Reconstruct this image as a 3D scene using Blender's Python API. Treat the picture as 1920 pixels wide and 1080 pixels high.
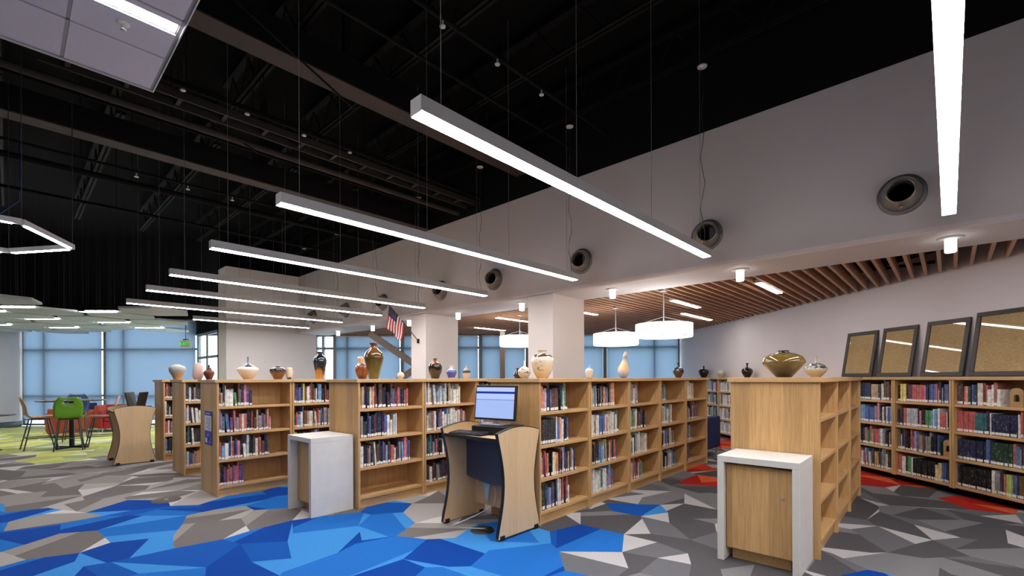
import bpy, bmesh, math, random
from mathutils import Vector, Matrix

for o in list(bpy.data.objects): bpy.data.objects.remove(o, do_unlink=True)
SC = bpy.context.scene
COL = SC.collection
R = math.radians

# ------------------------------------------------------------------ camera
EYE = 1.45
FPX, CXP, HYP = 880.0, 960.0, 709.5          # focal length, principal column, horizon row (1920x1080 frame)
YAW, ROLL = R(43.0), R(0.22)
cam = bpy.data.cameras.new('camera'); cam_o = bpy.data.objects.new('camera', cam); COL.objects.link(cam_o)
cam.sensor_fit = 'HORIZONTAL'; cam.sensor_width = 36.0; cam.lens = FPX / 1920 * 36
cam.shift_y = (HYP - 540) / 1920; cam.clip_start = 0.05; cam.clip_end = 200
cam_o.matrix_world = Matrix.Translation((0, 0, EYE)) @ Matrix.Rotation(YAW - math.pi/2, 4, 'Z') @ Matrix.Rotation(math.pi/2, 4, 'X') @ Matrix.Rotation(-ROLL, 4, 'Z')
SC.camera = cam_o
# ------------------------------------------------------------------ world + exposure
w = bpy.data.worlds.new('sky'); SC.world = w; w.use_nodes = True
bg = w.node_tree.nodes['Background']; bg.inputs[0].default_value = (0.80, 0.89, 1.0, 1); bg.inputs[1].default_value = 7.5
SC.view_settings.view_transform = 'Standard'; SC.view_settings.look = 'None'
SC.view_settings.exposure = 0.22; SC.view_settings.gamma = 1.0; SC.view_settings.use_curve_mapping = False
PEND_L, DOWN_L, DRUM_L, SLOT_L, CLOUD_L = 46.0, 4.5, 4.2, 30.0, 28.0     # radiance of the lamps

# ------------------------------------------------------------------ measuring helpers (true positions from the survey of the view)
FW = Vector((math.cos(YAW), math.sin(YAW), 0)); RT = Vector((math.sin(YAW), -math.cos(YAW), 0)); UP = Vector((0, 0, 1))
CAMP = Vector((0, 0, EYE))
def ray(px, py):
    x, y = px - CXP, HYP - py; c, s = math.cos(ROLL), math.sin(ROLL)
    return FW + RT * ((x*c + y*s) / FPX) + UP * ((-x*s + y*c) / FPX)
def atz(px, py, z=0.0):
    r = ray(px, py); return CAMP + r * ((z - EYE) / r.z)
def onpl(px, py, P, n):
    r = ray(px, py); n = Vector(n); return CAMP + r * ((Vector(P) - CAMP).dot(n) / r.dot(n))
def proj(P):
    d = Vector(P) - CAMP; z = d.dot(FW)
    if z < 0.05: return None
    x, y = d.dot(RT)/z*FPX, d.z/z*FPX; c, s = math.cos(ROLL), math.sin(ROLL)
    return CXP + c*x - s*y, HYP - (s*x + c*y), z
E1A, E2A = R(-43.6), R(46.4)                  # the window-wall grid: e1 along the glass to the right, e2 away from the viewer
E1 = Vector((math.cos(E1A), math.sin(E1A), 0)); E2 = Vector((math.cos(E2A), math.sin(E2A), 0))
def wp(a, b, z=0.0): return E1*a + E2*b + Vector((0, 0, z))

# ------------------------------------------------------------------ materials
def lin(c):
    return tuple(((v/255)/12.92 if v/255 <= 0.04045 else ((v/255+0.055)/1.055)**2.4) for v in c) + (1.0,)
MATS = {}
def pm(name, rgb, rough=0.6, var=0.08, scale=14.0, metal=0.0, coat=0.0, bump=0.0, bscale=60.0, stretch=(1, 1, 1), emit=None, estr=0.0, spec=0.5):
    if name in MATS: return MATS[name]
    m = bpy.data.materials.new(name); m.use_nodes = True; nt = m.node_tree; b = nt.nodes['Principled BSDF']
    tc = nt.nodes.new('ShaderNodeTexCoord'); mp = nt.nodes.new('ShaderNodeMapping'); mp.inputs['Scale'].default_value = stretch
    nt.links.new(tc.outputs['Object'], mp.inputs['Vector'])
    nz = nt.nodes.new('ShaderNodeTexNoise'); nz.inputs['Scale'].default_value = scale; nz.inputs['Detail'].default_value = 3
    nt.links.new(mp.outputs[0], nz.inputs['Vector'])
    mr = nt.nodes.new('ShaderNodeMapRange'); mr.inputs['To Min'].default_value = 1 - var; mr.inputs['To Max'].default_value = 1 + var
    mr.inputs['From Min'].default_value = 0.25; mr.inputs['From Max'].default_value = 0.75
    nt.links.new(nz.outputs['Fac'], mr.inputs['Value'])
    mx = nt.nodes.new('ShaderNodeMix'); mx.data_type = 'RGBA'; mx.blend_type = 'MULTIPLY'; mx.inputs['Factor'].default_value = 1
    mx.inputs['A'].default_value = lin(rgb); nt.links.new(mr.outputs[0], mx.inputs['B'])
    nt.links.new(mx.outputs['Result'], b.inputs['Base Color'])
    b.inputs['Roughness'].default_value = rough; b.inputs['Metallic'].default_value = metal; b.inputs['Coat Weight'].default_value = coat
    b.inputs['Specular IOR Level'].default_value = spec
    if bump:
        n2 = nt.nodes.new('ShaderNodeTexNoise'); n2.inputs['Scale'].default_value = bscale; nt.links.new(mp.outputs[0], n2.inputs['Vector'])
        bp = nt.nodes.new('ShaderNodeBump'); bp.inputs['Strength'].default_value = bump; bp.inputs['Distance'].default_value = 0.01
        nt.links.new(n2.outputs['Fac'], bp.inputs['Height']); nt.links.new(bp.outputs[0], b.inputs['Normal'])
    if emit:
        b.inputs['Emission Color'].default_value = lin(emit); b.inputs['Emission Strength'].default_value = estr
    MATS[name] = m; return m
def emat(name, rgb, strength):
    if name in MATS: return MATS[name]
    m = bpy.data.materials.new(name); m.use_nodes = True; nt = m.node_tree; nt.nodes.remove(nt.nodes['Principled BSDF'])
    e = nt.nodes.new('ShaderNodeEmission'); e.inputs[0].default_value = lin(rgb); e.inputs[1].default_value = strength
    nt.links.new(e.outputs[0], nt.nodes['Material Output'].inputs[0]); MATS[name] = m; return m
def wood(name, c1, c2, grain='z', rough=0.42, band=0.13, bandamt=0.15):
    if name in MATS: return MATS[name]
    m = bpy.data.materials.new(name); m.use_nodes = True; nt = m.node_tree; b = nt.nodes['Principled BSDF']; L = nt.links
    tc = nt.nodes.new('ShaderNodeTexCoord'); mp = nt.nodes.new('ShaderNodeMapping')
    mp.inputs['Scale'].default_value = {'z': (34, 34, 1.3), 'x': (1.3, 34, 34), 'y': (34, 1.3, 34)}[grain]
    L.new(tc.outputs['Object'], mp.inputs['Vector'])
    nz = nt.nodes.new('ShaderNodeTexNoise'); nz.inputs['Scale'].default_value = 3.0; nz.inputs['Detail'].default_value = 5; nz.inputs['Roughness'].default_value = 0.62
    L.new(mp.outputs[0], nz.inputs['Vector'])
    rp = nt.nodes.new('ShaderNodeValToRGB'); rp.color_ramp.elements[0].position = 0.32; rp.color_ramp.elements[0].color = lin(c2)
    rp.color_ramp.elements[1].position = 0.68; rp.color_ramp.elements[1].color = lin(c1)
    L.new(nz.outputs['Fac'], rp.inputs['Fac'])
    sp = nt.nodes.new('ShaderNodeSeparateXYZ'); L.new(tc.outputs['Object'], sp.inputs[0])
    ad = nt.nodes.new('ShaderNodeMath'); ad.operation = 'ADD'
    ia, ib = {'z': (0, 1), 'x': (1, 2), 'y': (0, 2)}[grain]
    L.new(sp.outputs[ia], ad.inputs[0]); L.new(sp.outputs[ib], ad.inputs[1])
    dv = nt.nodes.new('ShaderNodeMath'); dv.operation = 'DIVIDE'; L.new(ad.outputs[0], dv.inputs[0]); dv.inputs[1].default_value = band
    fl = nt.nodes.new('ShaderNodeMath'); fl.operation = 'FLOOR'; L.new(dv.outputs[0], fl.inputs[0])
    wn = nt.nodes.new('ShaderNodeTexWhiteNoise'); wn.noise_dimensions = '1D'; L.new(fl.outputs[0], wn.inputs['W'])
    mr = nt.nodes.new('ShaderNodeMapRange'); mr.inputs['To Min'].default_value = 1 - bandamt; mr.inputs['To Max'].default_value = 1 + bandamt
    L.new(wn.outputs['Value'], mr.inputs['Value'])
    mx = nt.nodes.new('ShaderNodeMix'); mx.data_type = 'RGBA'; mx.blend_type = 'MULTIPLY'; mx.inputs['Factor'].default_value = 1
    L.new(rp.outputs['Color'], mx.inputs['A']); L.new(mr.outputs[0], mx.inputs['B']); L.new(mx.outputs['Result'], b.inputs['Base Color'])
    b.inputs['Roughness'].default_value = rough; MATS[name] = m; return m
def carpet(name, rgb):
    if name in MATS: return MATS[name]
    m = bpy.data.materials.new(name); m.use_nodes = True; nt = m.node_tree; b = nt.nodes['Principled BSDF']; L = nt.links
    tc = nt.nodes.new('ShaderNodeTexCoord'); g = nt.nodes.new('ShaderNodeNewGeometry')
    nz = nt.nodes.new('ShaderNodeTexNoise'); nz.inputs['Scale'].default_value = 150; nz.inputs['Detail'].default_value = 2
    L.new(g.outputs['Position'], nz.inputs['Vector'])
    n2 = nt.nodes.new('ShaderNodeTexNoise'); n2.inputs['Scale'].default_value = 420; L.new(g.outputs['Position'], n2.inputs['Vector'])
    ad = nt.nodes.new('ShaderNodeMath'); ad.operation = 'ADD'; L.new(nz.outputs['Fac'], ad.inputs[0]); L.new(n2.outputs['Fac'], ad.inputs[1])
    mr = nt.nodes.new('ShaderNodeMapRange'); mr.inputs['From Min'].default_value = 0.7; mr.inputs['From Max'].default_value = 1.3
    mr.inputs['To Min'].default_value = 0.66; mr.inputs['To Max'].default_value = 1.34; L.new(ad.outputs[0], mr.inputs['Value'])
    mx = nt.nodes.new('ShaderNodeMix'); mx.data_type = 'RGBA'; mx.blend_type = 'MULTIPLY'; mx.inputs['Factor'].default_value = 1
    mx.inputs['A'].default_value = lin(rgb); L.new(mr.outputs[0], mx.inputs['B']); L.new(mx.outputs['Result'], b.inputs['Base Color'])
    b.inputs['Roughness'].default_value = 0.95; b.inputs['Specular IOR Level'].default_value = 0.1
    bp = nt.nodes.new('ShaderNodeBump'); bp.inputs['Strength'].default_value = 0.35; bp.inputs['Distance'].default_value = 0.004
    L.new(ad.outputs[0], bp.inputs['Height']); L.new(bp.outputs[0], b.inputs['Normal'])
    MATS[name] = m; return m
def glaze(name, stops, rough=0.12, noise=0.12, nscale=9.0, stretchz=0.5, blotch=None, H=1.0, metal=0.0, zr=None):
    """ceramic: colours by height (0..1 of H) with wandering edges, optional dark blotches"""
    m = bpy.data.materials.new(name); m.use_nodes = True; nt = m.node_tree; b = nt.nodes['Principled BSDF']; L = nt.links
    tc = nt.nodes.new('ShaderNodeTexCoord'); sp = nt.nodes.new('ShaderNodeSeparateXYZ'); L.new(tc.outputs['Object'], sp.inputs[0])
    mp = nt.nodes.new('ShaderNodeMapping'); mp.inputs['Scale'].default_value = (1/H, 1/H, stretchz/H); L.new(tc.outputs['Object'], mp.inputs['Vector'])
    nz = nt.nodes.new('ShaderNodeTexNoise'); nz.inputs['Scale'].default_value = nscale; nz.inputs['Detail'].default_value = 4; L.new(mp.outputs[0], nz.inputs['Vector'])
    dv = nt.nodes.new('ShaderNodeMath'); dv.operation = 'DIVIDE'; L.new(sp.outputs[2], dv.inputs[0]); dv.inputs[1].default_value = H
    mr = nt.nodes.new('ShaderNodeMapRange'); mr.inputs['To Min'].default_value = -noise; mr.inputs['To Max'].default_value = noise
    mr.inputs['From Min'].default_value = 0.25; mr.inputs['From Max'].default_value = 0.75; L.new(nz.outputs['Fac'], mr.inputs['Value'])
    ad = nt.nodes.new('ShaderNodeMath'); ad.operation = 'ADD'; L.new(dv.outputs[0], ad.inputs[0]); L.new(mr.outputs[0], ad.inputs[1])
    rp = nt.nodes.new('ShaderNodeValToRGB'); els = rp.color_ramp.elements
    els[0].position = stops[0][0]; els[0].color = lin(stops[0][1]); els[1].position = stops[-1][0]; els[1].color = lin(stops[-1][1])
    for p, c in stops[1:-1]: e = els.new(p); e.color = lin(c)
    L.new(ad.outputs[0], rp.inputs['Fac']); out = rp.outputs['Color']
    if blotch:
        col, thr, sc = blotch
        n2 = nt.nodes.new('ShaderNodeTexNoise'); n2.inputs['Scale'].default_value = sc; n2.inputs['Detail'].default_value = 3; n2.inputs['Distortion'].default_value = 1.2
        m2 = nt.nodes.new('ShaderNodeMapping'); m2.inputs['Scale'].default_value = (1/H, 1/H, 1.8/H); L.new(tc.outputs['Object'], m2.inputs['Vector']); L.new(m2.outputs[0], n2.inputs['Vector'])
        r2 = nt.nodes.new('ShaderNodeMapRange'); r2.inputs['From Min'].default_value = thr; r2.inputs['From Max'].default_value = thr + 0.05; L.new(n2.outputs['Fac'], r2.inputs['Value'])
        mx = nt.nodes.new('ShaderNodeMix'); mx.data_type = 'RGBA'; fac = r2.outputs[0]
        if zr:
            for op, th in (('GREATER_THAN', zr[0]), ('LESS_THAN', zr[1])):
                g_ = nt.nodes.new('ShaderNodeMath'); g_.operation = op; L.new(dv.outputs[0], g_.inputs[0]); g_.inputs[1].default_value = th
                k_ = nt.nodes.new('ShaderNodeMath'); k_.operation = 'MULTIPLY'; L.new(fac, k_.inputs[0]); L.new(g_.outputs[0], k_.inputs[1]); fac = k_.outputs[0]
        L.new(fac, mx.inputs['Factor']); L.new(out, mx.inputs['A']); mx.inputs['B'].default_value = lin(col); out = mx.outputs['Result']
    L.new(out, b.inputs['Base Color']); b.inputs['Roughness'].default_value = rough; b.inputs['Coat Weight'].default_value = 0.6 if rough < 0.3 else 0.0
    b.inputs['Coat Roughness'].default_value = 0.06
    return m

OAK_V = wood('oak veneer upright', (206, 166, 114), (180, 138, 88), 'z')
OAK_H = wood('oak veneer lengthwise', (210, 170, 118), (188, 146, 96), 'x', bandamt=0.03)
MAPLE = wood('maple laminate', (218, 188, 150), (206, 172, 130), 'z', rough=0.38, bandamt=0.04)
MAPLE_H = wood('maple worktop', (218, 188, 150), (206, 172, 130), 'x', rough=0.38, bandamt=0.02)
WALNUT = wood('brown slat veneer', (198, 156, 126), (170, 126, 98), 'x', rough=0.5, bandamt=0.05)
STONE = pm('white quartz slab', (214, 211, 206), 0.35, 0.05, 9)
PAINT = pm('warm white wall paint', (214, 206, 202), 0.75, 0.02, 2)
PAINT_G = pm('pale grey header paint', (206, 200, 204), 0.7, 0.02, 1.5)
PAINT_L = pm('lilac white wall paint', (230, 223, 227), 0.75, 0.02, 2)
BLACKP = pm('black ceiling paint', (18, 18, 19), 0.85, 0.1, 3, spec=0.12)
BLACKD = pm('black steel deck', (12, 12, 12), 0.9, 0.1, 3, spec=0.12)
LITFLANGE = pm('beam steel lit from below', (58, 48, 44), 0.7, 0.15, 4)  # brown carries the light caught by the beam undersides
DARKST = pm('dark painted steel', (21, 20, 20), 0.6, 0.12, 5, spec=0.12)
ALU = pm('satin aluminium', (176, 178, 182), 0.38, 0.03, 8, metal=0.6)
ALU_W = pm('white powder coat', (205, 205, 206), 0.5, 0.02, 8)
MULL = pm('grey mullion metal', (110, 116, 120), 0.5, 0.05, 8, metal=0.3)
GREYF = pm('dark grey steel frame', (78, 78, 80), 0.4, 0.05, 10, metal=0.7)
BLACKPL = pm('black plastic', (24, 24, 26), 0.45, 0.06, 30)
EDGE = pm('black edge band', (20, 20, 24), 0.5, 0.05, 30)
CHARC = pm('charcoal laminate', (72, 74, 86), 0.5, 0.05, 20)
WHITE_L = emat('lamp diffuser', (255, 252, 252), PEND_L)
DOWN_M = emat('downlight glass', (255, 251, 244), DOWN_L)
DRUM_M = emat('glowing drum fabric', (255, 249, 242), DRUM_L)
SLOT_M = emat('slot lamp lens', (255, 246, 236), SLOT_L)
CLOUD_M = emat('troffer lens', (255, 252, 250), CLOUD_L)

# ------------------------------------------------------------------ mesh builder
class MB:
    def __init__(s): s.v = []; s.f = []; s.m = []; s.sm = []
    def add(s, vs, fs, mat=0, smooth=False):
        o = len(s.v); s.v += [tuple(v) for v in vs]
        for f in fs: s.f.append([i + o for i in f]); s.m.append(mat); s.sm.append(smooth)
        return s
    def box(s, x0, y0, z0, x1, y1, z1, mat=0):
        vs = [(x0,y0,z0),(x1,y0,z0),(x1,y1,z0),(x0,y1,z0),(x0,y0,z1),(x1,y0,z1),(x1,y1,z1),(x0,y1,z1)]
        return s.add(vs, [(0,3,2,1),(4,5,6,7),(0,1,5,4),(1,2,6,5),(2,3,7,6),(3,0,4,7)], mat)
    def beam(s, p0, p1, wd, ht, mat=0, up=(0,0,1)):
        p0, p1 = Vector(p0), Vector(p1); d = (p1-p0).normalized(); u = Vector(up); x = d.cross(u)
        if x.length < 1e-4: x = d.cross(Vector((1,0,0)))
        x.normalize(); u = x.cross(d).normalized(); a, b = x*wd/2, u*ht/2
        vs = [p0-a-b, p0+a-b, p0+a+b, p0-a+b, p1-a-b, p1+a-b, p1+a+b, p1-a+b]
        return s.add(vs, [(0,1,2,3),(7,6,5,4),(0,4,5,1),(1,5,6,2),(2,6,7,3),(3,7,4,0)], mat)
    def tube(s, pts, r, n=8, mat=0, cap=True):
        pts = [Vector(p) for p in pts]; rings = []
        for i, p in enumerate(pts):
            d = (pts[min(i+1, len(pts)-1)] - pts[max(i-1, 0)]).normalized()
            x = d.cross(Vector((0,0,1)))
            if x.length < 1e-3: x = Vector((1,0,0))
            x.normalize(); y = d.cross(x); rr = r[i] if isinstance(r, (list, tuple)) else r
            rings.append([p + x*rr*math.cos(2*math.pi*k/n) + y*rr*math.sin(2*math.pi*k/n) for k in range(n)])
        vs = [v for rg in rings for v in rg]; fs = []
        for i in range(len(pts)-1):
            for k in range(n): k2 = (k+1) % n; fs.append((i*n+k, i*n+k2, (i+1)*n+k2, (i+1)*n+k))
        s.add(vs, fs, mat, True)
        if cap: s.add(rings[0], [tuple(reversed(range(n)))], mat); s.add(rings[-1], [tuple(range(n))], mat)
        return s
    def lathe(s, prof, n=28, c=(0,0,0), mat=0, closed=True, sx=1.0, sy=1.0):
        vs = []
        for r, z in prof:
            for k in range(n): a = 2*math.pi*k/n; vs.append((c[0]+r*sx*math.cos(a), c[1]+r*sy*math.sin(a), c[2]+z))
        fs = []
        for i in range(len(prof)-1):
            for k in range(n): k2 = (k+1) % n; fs.append((i*n+k, i*n+k2, (i+1)*n+k2, (i+1)*n+k))
        s.add(vs, fs, mat, True)
        if closed:
            if prof[0][0] > 1e-4: s.add(vs[:n], [tuple(reversed(range(n)))], mat)
            if prof[-1][0] > 1e-4: s.add(vs[-n:], [tuple(range(n))], mat)
        return s
    def prism(s, poly, vec, mat=0):
        n = len(poly); a = [Vector(p) for p in poly]; b = [p + Vector(vec) for p in a]
        fs = [tuple(reversed(range(n))), tuple(range(n, 2*n))] + [(i, (i+1) % n, n+(i+1) % n, n+i) for i in range(n)]
        return s.add(a+b, fs, mat)
    def mesh(s, name, mats):
        me = bpy.data.meshes.new(name); me.from_pydata(s.v, [], s.f)
        for m in (mats if isinstance(mats, (list, tuple)) else [mats]): me.materials.append(m)
        me.polygons.foreach_set('material_index', s.m); me.polygons.foreach_set('use_smooth', s.sm)
        me.update(); return me
    def build(s, name, mats, parent=None, loc=None, rz=0.0, bevel=0.0, fix=True):
        me = s.mesh(name, mats)
        if fix:
            bm = bmesh.new(); bm.from_mesh(me); bmesh.ops.recalc_face_normals(bm, faces=bm.faces); bm.to_mesh(me); bm.free()
        o = bpy.data.objects.new(name, me); COL.objects.link(o)
        if parent: o.parent = parent
        if loc is not None: o.location = loc
        o.rotation_euler = (0, 0, rz)
        if bevel:
            md = o.modifiers.new('bevel', 'BEVEL'); md.width = bevel; md.segments = 2; md.limit_method = 'ANGLE'; md.angle_limit = R(40)
        return o
def tag(o, label, cat=None, group=None, kind=None):
    if label: o['label'] = label
    if cat: o['category'] = cat
    if group: o['group'] = group
    if kind: o['kind'] = kind
    return o
def empty(name, loc=(0,0,0), rz=0.0, label=None, cat=None, group=None, kind=None):
    o = bpy.data.objects.new(name, None); COL.objects.link(o); o.location = loc; o.rotation_euler = (0, 0, rz); o.empty_display_size = 0.1
    return tag(o, label, cat, group, kind)
def struct(name, mb, mats, parent=None, **k):
    o = mb.build(name, mats, parent, **k)
    if not parent: o['kind'] = 'structure'
    return o
def copy_tree(src, parent=None, label=None, group=None, loc=None, rz=None):
    c = src.copy(); COL.objects.link(c)
    if parent: c.parent = parent
    if label: c['label'] = label
    if group: c['group'] = group
    if loc is not None: c.location = loc
    if rz is not None: c.rotation_euler = (0, 0, rz)
    for ch in list(src.children): copy_tree(ch, c)
    return c
ORD = ['first','second','third','fourth','fifth','sixth','seventh','eighth','ninth','tenth','eleventh','twelfth']

# =================================================================== STRUCTURE
XH, XS = 6.0, 6.9            # header face, far edge of the soffit
ZS, ZHT, ZD = 2.825, 4.55, 5.9; ZT = ZD - 0.03   # soffit, top of grey paint, underside of the deck
WR, WL = 6.06, -14.75        # right wall / left wall offsets along e1
def wline(a): return 14.2 + (WR - a) * 0.0817      # the glass line: e2 as a function of e1
def wpt(px):                                       # where a view column meets the glass line
    P = wp(WR, wline(WR)); Q = wp(WL, wline(WL)); d = (Q - P).normalized()
    v = onpl(px, HYP, P, (d.y, -d.x, 0)); return Vector((v.x, v.y, 0))
BACK = -4.0
# slab under the carpet
floor = MB().prism([wp(WL-0.3, BACK-0.3, -0.2), wp(WR+0.3, BACK-0.3, -0.2), wp(WR+0.3, wline(WR)+0.05, -0.2), wp(WL-0.3, wline(WL)+0.05, -0.2)], (0,0,0.192))
floor = struct('floor', floor, pm('grey slab', (90, 88, 88), 0.9)); floor['label'] = 'carpet tiled library floor'
def wallbox(name, a, b, z0, z1, th, mat, side=1):
    a, b = Vector(a), Vector(b); d = (b-a).normalized(); n = Vector((d.y, -d.x, 0))*side*th
    mb = MB().prism([a+Vector((0,0,z0)), b+Vector((0,0,z0)), b+n+Vector((0,0,z0)), a+n+Vector((0,0,z0))], (0,0,z1-z0))
    return struct(name, mb, mat)
wallbox('wall_right', wp(WR, BACK), wp(WR, wline(WR)+0.1), 0, 3.3, 0.2, PAINT_L)
wallbox('wall_right_upper', wp(WR, BACK), wp(WR, wline(WR)+0.1), 3.3, ZD, 0.2, BLACKP)
wallbox('wall_left', wp(WL, BACK), wp(WL, wline(WL)+0.1), 0, 3.0, 0.2, PAINT, -1)
wallbox('wall_left_upper', wp(WL, BACK), wp(WL, wline(WL)+0.1), 3.0, ZD, 0.2, BLACKP, -1)
wallbox('wall_back', wp(WL, BACK), wp(WR, BACK), 0, ZD, 0.2, PAINT, 1)
P0, P1 = wp(WL, wline(WL)), wp(WR, wline(WR))
PM_ = wpt(372); ZW = 3.35
wallbox('wall_window_upper', PM_, P1, ZS+0.03, ZD, 0.25, BLACKP, -1)
wallbox('wall_window_upper_left', P0, PM_, ZW+.03, ZD, 0.25, BLACKP, -1)
deck = MB().prism([wp(WL-0.3, BACK-0.3, ZD), wp(WR+0.3, BACK-0.3, ZD), wp(WR+0.3, wline(WR)+0.3, ZD), wp(WL-0.3, wline(WL)+0.3, ZD)], (0,0,0.15))
struct('ceiling', deck, BLACKD)['label'] = 'black painted roof deck'
bb = MB(); d = (wp(WL, wline(WL)) - wp(WL, BACK)); 
bb.prism([wp(WL, 6), wp(WL, wline(WL)-0.02), wp(WL+0.02, wline(WL)-0.02), wp(WL+0.02, 6)], (0,0,0.16))
struct('baseboard_left', bb, BLACKPL)

# header: grey painted face with soffit, black above
YH0, YH1 = -2.42, 14.43
hd = MB()
prof = [(XH, ZHT), (XH, ZS+0.05), (XH+0.012, ZS+0.018), (XH+0.045, ZS), (XS, ZS), (XS, ZHT)]
hd.prism([(x, YH0, z) for x, z in prof], (0, YH1-YH0, 0))
hdr = struct('wall_header', hd, PAINT_G); hdr['label'] = 'deep pale grey header with round air nozzles'
struct('wall_header_upper', MB().box(XH, YH0, ZHT, XS, YH1, ZD), BLACKP)
# white block that closes the header on the far left
yb = YH1; q = MB()
yk = onpl(410, 700, (4.05, 0, 0), (1, 0, 0)).y
q.prism([(4.05, yb, 0), (6.54, yb, 0), (6.54, yb+0.25, 0), (4.05, yk, 0)], (0,0,ZHT))
o = struct('wall_far_block', q, PAINT)
pl = MB().box(5.03, yb-0.012, 1.93, 5.15, yb, 2.05)
tag(pl.build('wall_plate', PAINT, bevel=0.003), 'small white wall plate high on the far white wall', 'wall plate')
# columns
for (y0, y1, lab) in ((4.69, 5.22, 'tall white square column behind the big cream jar'), (8.08, 8.60, 'white square column carrying the flag pole')):
    c = MB().box(XH+0.002, y0, 0, XS-0.01, y1, ZS)
    tag(c.build('column', PAINT), lab, 'column')

# slat ceiling beyond the soffit
sl = empty('ceiling_slats', (0,0,0), kind='structure'); sl['label'] = 'ceiling of brown wooden slats'
plen = MB().prism([(XS+.002, (0.7242*XS-WR)/0.6896+.02, 3.12), tuple(wp(WR-.01, wline(WR)))[:2]+(3.12,), (XS+.002, 14.6, 3.12)], (0,0,0.03))
plen.build('plenum_board', BLACKD, sl)
def xend(Y):
    x1 = (WR + 0.6896*Y)/0.7242 - 0.03
    # glass line
    a = E1.x, E1.y
    k = 0.0817
    # e2 = 14.2 + (WR-e1)*k  ->  (E2+k*E1).(X,Y) = 14.2+WR*k
    v = E2 + E1*k
    x2 = (14.2 + WR*k - v.y*Y)/v.x - 0.03
    return min(x1, x2)
Y = -2.2; k = 0; sp_ = 0.143
while Y < 14.3:
    xe = xend(Y)
    if xe > XS + 0.15:
        m = MB().box(XS+0.004, Y-0.017, ZS, xe, Y+0.017, ZS+0.13)
        m.build('slat', WALNUT, sl, fix=False)
    Y += sp_
for X in (8.4, 10.2, 12.0):
    ya = max(-2.0, (0.7242*X-WR)/0.6896+0.1); 
    MB().box(X-0.02, ya, ZS+0.135, X+0.02, 13.0, ZS+0.17).build('carrier_rail', BLACKP, sl)

# ------------------------------------------------------------------ windows
SHADE = bpy.data.materials.new('roller shade cloth'); SHADE.use_nodes = True
nt = SHADE.node_tree; nt.nodes.remove(nt.nodes['Principled BSDF'])
df = nt.nodes.new('ShaderNodeBsdfDiffuse'); tr = nt.nodes.new('ShaderNodeBsdfTranslucent'); mxs = nt.nodes.new('ShaderNodeMixShader')
tc = nt.nodes.new('ShaderNodeTexCoord'); wv = nt.nodes.new('ShaderNodeTexNoise'); wv.inputs['Scale'].default_value = 90; nt.links.new(tc.outputs['Object'], wv.inputs['Vector'])
mr = nt.nodes.new('ShaderNodeMapRange'); mr.inputs['To Min'].default_value = 0.92; mr.inputs['To Max'].default_value = 1.08; nt.links.new(wv.outputs['Fac'], mr.inputs['Value'])
for nd, c in ((df, (118, 128, 142)), (tr, (98, 111, 126))):
    mc = nt.nodes.new('ShaderNodeMix'); mc.data_type = 'RGBA'; mc.blend_type = 'MULTIPLY'; mc.inputs['Factor'].default_value = 1; mc.inputs['A'].default_value = lin(c)
    nt.links.new(mr.outputs[0], mc.inputs['B']); nt.links.new(mc.outputs['Result'], nd.inputs['Color'])
mxs.inputs[0].default_value = 0.6; nt.links.new(df.outputs[0], mxs.inputs[1]); nt.links.new(tr.outputs[0], mxs.inputs[2]); nt.links.new(mxs.outputs[0], nt.nodes['Material Output'].inputs[0])
GLASS = bpy.data.materials.new('clear window glass'); GLASS.use_nodes = True
nt = GLASS.node_tree; nt.nodes.remove(nt.nodes['Principled BSDF'])
tp = nt.nodes.new('ShaderNodeBsdfTransparent'); tp.inputs[0].default_value = (0.88, 0.94, 0.95, 1); gl = nt.nodes.new('ShaderNodeBsdfGlossy'); gl.inputs['Roughness'].default_value = 0.02
lw = nt.nodes.new('ShaderNodeLayerWeight'); pw = nt.nodes.new('ShaderNodeMath'); pw.operation = 'POWER'; pw.inputs[1].default_value = 4.0; nt.links.new(lw.outputs['Facing'], pw.inputs[0])
fr = nt.nodes.new('ShaderNodeMath'); fr.operation = 'MULTIPLY_ADD'; fr.inputs[1].default_value = 0.5; fr.inputs[2].default_value = 0.03; nt.links.new(pw.outputs[0], fr.inputs[0]); ms = nt.nodes.new('ShaderNodeMixShader')
nt.links.new(fr.outputs[0], ms.inputs[0]); nt.links.new(tp.outputs[0], ms.inputs[1]); nt.links.new(gl.outputs[0], ms.inputs[2]); nt.links.new(ms.outputs[0], nt.nodes['Material Output'].inputs[0])
wdir = (P1-P0).normalized(); wn = Vector((-wdir.y, wdir.x, 0))     # wn points outdoors
if wn.dot(FW) < 0: wn = -wn
wang = math.atan2(wdir.y, wdir.x)
bays = [(50, 195, .27, 1, 'far left tall window behind the stools'), (195, 371, .21, 1, 'tall window behind the exit sign'), (590, 627, .4, 0, None), (627, 754, .19, 1, 'window left of the flag column'),
        (754, 901, .72, 1, 'window right of the flag column'), (901, 989, .45, 1, 'window behind the furthest drum lamp'), (989, 1135, .5, 1, 'window just right of the nearer column'), (1135, 1275, .66, 1, 'window beside the long right wall')]
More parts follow.
